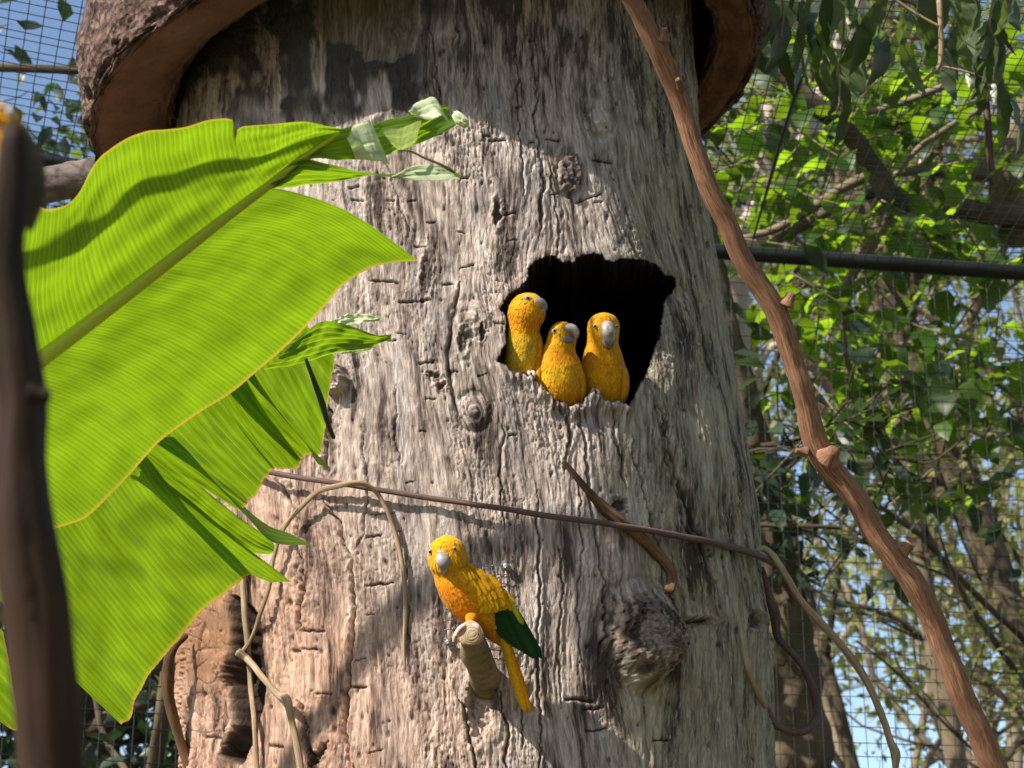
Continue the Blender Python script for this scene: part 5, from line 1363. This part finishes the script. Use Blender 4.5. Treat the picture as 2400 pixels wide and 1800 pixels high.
# ---- trees farther off, generated
def grow(root, base, height, seed, leafM, barkM, r0=.14, lean=(0, 0), nleaf=3500, ls=(.05, .10), spread=.55, levels=4, first=.35, kind='oval', clump=.28, drop=0.0):
    r_ = np.random.RandomState(seed)
    J = Joined(); tipsl = []
    def branch(p, dr, L, rad, lev):
        n = 5
        pts = [p]; d = dr.copy()
        for i in range(n):
            d = d + r_.normal(0, .13 + .05*lev, 3) + np.array([0, 0, .05 if lev < 2 else -drop]); d /= np.linalg.norm(d)
            pts.append(pts[-1] + d*L/n)
        rads = np.linspace(rad, rad*.55, n+1)
        V, f, U = tube_data(np.c_[np.array(pts), rads], n=10 if lev else 26, sides=10 if lev < 2 else 5, rough=.1, seed=seed % 11)
        if lev == 0: trunkd.append((V, f, U))
        else: J.add(V, f, U)
        if lev >= levels - 2:
            for q in pts[2:]: tipsl.append((q, d))
        if lev < levels:
            kids = r_.randint(3, 6) if lev else r_.randint(5, 9)
            for i in range(kids):
                t_ = r_.uniform(first if lev == 0 else .3, 1.0); i0 = min(int(t_*n), n-1)
                q = pts[i0]*(1 - (t_*n - i0)) + pts[i0+1]*(t_*n - i0)
                a = r_.uniform(0, 2*np.pi)
                nd = d*.45 + spread*np.array([math.cos(a), math.sin(a), r_.uniform(-.15, .7)]) ; nd /= np.linalg.norm(nd)
                branch(q, nd, L*r_.uniform(.42, .62), max(rads[i0]*.5, .004), lev + 1)
    trunkd = []
    branch(np.asarray(base, float), np.array([lean[0], lean[1], 1.0]), height, r0, 0)
    V, f, U = trunkd[0]
    obj('trunk', mesh_np('trunk', V, f, barkM, U), root)
    obj('branches', J.mesh('branches', barkM), root)['kind'] = 'stuff'
    Jl = Joined(); protos = [leaf_mesh('l', kind, None, 60 + i, 4) for i in range(3)]
    idx = r_.randint(0, len(tipsl), nleaf)
    for i in idx:
        q, d = tipsl[i]
        p = q + r_.normal(0, clump*.5, 3)
        V_, f_ = protos[i % 3]
        if ls[1] > .3:
            px_, py_, dd_ = project(p)
            if dd_ > 0 and -600 < px_ < 3000 and -600 < py_ < 2400: continue
        Rm = frame_from(r_.normal(0, 1, 3) + [0, 0, -.5], r_.normal(0, .6, 3) + [0, 0, 1])
        Jl.add(p + r_.uniform(*ls)*(V_ @ Rm.T), f_, None, r_.rand())
    obj('crown', Jl.mesh('crown', leafM), root)['kind'] = 'stuff'
def far_tree(px, d, height, seed, label, leafM, barkM, **kw):
    q = P(px, 900, d); base = np.array([q[0], q[1], -.03])
    o = tree_root('tree', base, label)
    grow(o, base, height, seed, leafM, barkM, **kw)
far_tree(2170, 11.0, 7.0, 5, 'forked grey tree with olive leaves beyond the leaning stick', M_far, M_mbark, r0=.07, nleaf=5600, levels=4, lean=(-.02, 0), ls=(.035, .08), first=.3)
far_tree(2420, 9.5, 5.0, 8, 'olive green tree beyond the netting behind the lower end of the leaning stick', M_far, M_dbark, r0=.05, nleaf=3200, levels=3, ls=(.035, .075), first=.4)
far_tree(1990, 13.0, 6.5, 9, 'slender tree with fine twigs against the blue sky behind the looped vine', M_far2, M_dbark, r0=.06, nleaf=4600, levels=4, spread=.5, ls=(.04, .09), first=.3)
far_tree(2290, 15.0, 8.0, 12, 'tall pale green tree far behind the netting', M_far, M_mbark, r0=.07, nleaf=6000, levels=4, ls=(.06, .12), clump=.5, first=.3)
far_tree(2560, 12.0, 8.0, 15, 'dense olive tree past the right end of the netting', M_far, M_dbark, r0=.14, nleaf=7500, levels=4, ls=(.06, .12), clump=.45, first=.25)
far_tree(2080, 21.0, 9.5, 31, 'hazy yellow green tree far off between the slender and the forked tree', M_far, M_mbark, r0=.12, nleaf=5000, levels=4, ls=(.08, .16), clump=.6, first=.25)
far_tree(2350, 24.0, 11.0, 32, 'pale distant tree filling the gap behind the tall pale green tree', M_far, M_mbark, r0=.14, nleaf=5000, levels=4, ls=(.09, .18), clump=.7, first=.25)
# ---- unseen trees added beside and behind the viewer to block sky light
def near_tree(x, y, height, seed, label):
    base = np.array([x, y, -.03]); o = tree_root('tree', base, label)
    grow(o, base, height, seed, M_far2, M_dbark, r0=.2, nleaf=5000, levels=3, ls=(.18, .34), clump=1.0, first=.25, spread=.6)
near_tree(6.5, -2.5, 7.5, 41, 'unseen broad dark tree added to block sky on the open side of the trunk')
near_tree(4.5, -9.5, 8.5, 42, 'unseen tall dark tree added to block sky, farthest from the dead trunk')
# ---- left: dark leafy trees and a log
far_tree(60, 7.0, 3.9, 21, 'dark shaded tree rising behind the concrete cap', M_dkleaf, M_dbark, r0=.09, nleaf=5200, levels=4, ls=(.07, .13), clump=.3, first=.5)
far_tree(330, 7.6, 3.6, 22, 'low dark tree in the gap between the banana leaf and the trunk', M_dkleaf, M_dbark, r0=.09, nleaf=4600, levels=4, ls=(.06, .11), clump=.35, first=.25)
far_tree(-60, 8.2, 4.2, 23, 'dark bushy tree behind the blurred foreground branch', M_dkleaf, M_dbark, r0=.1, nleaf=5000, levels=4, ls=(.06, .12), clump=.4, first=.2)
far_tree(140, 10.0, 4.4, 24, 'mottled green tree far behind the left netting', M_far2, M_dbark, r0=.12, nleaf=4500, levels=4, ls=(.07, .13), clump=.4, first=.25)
M_log = bark_stick('log_bark', (0.05, 0.038, 0.034), (0.16, 0.125, 0.11), (0.22, 0.17, 0.15), .9, (30, 10, 1), .9, .006)
lg = tube('log', pxpath([(-260,470,3.95,48),(-60,455,3.9,46),(60,440,3.88,44),(150,425,3.85,42),(260,405,3.82,44),(420,380,3.75,44)]), M_log, n=120, sides=26, rough=.14, seed=4)
tag(lg, 'grey weathered log lying behind the top edge of the banana leaf', 'log')
dk = tube('dead_branch', pxpath([(-220,150,5.2,11),(-40,158,5.2,11),(60,160,5.2,10),(200,166,5.2,9),(420,170,5.2,8)]), M_dbark, n=60, sides=10, rough=.12, seed=6)
tag(dk, 'thin dark branch lying level behind the concrete cap', 'branch')
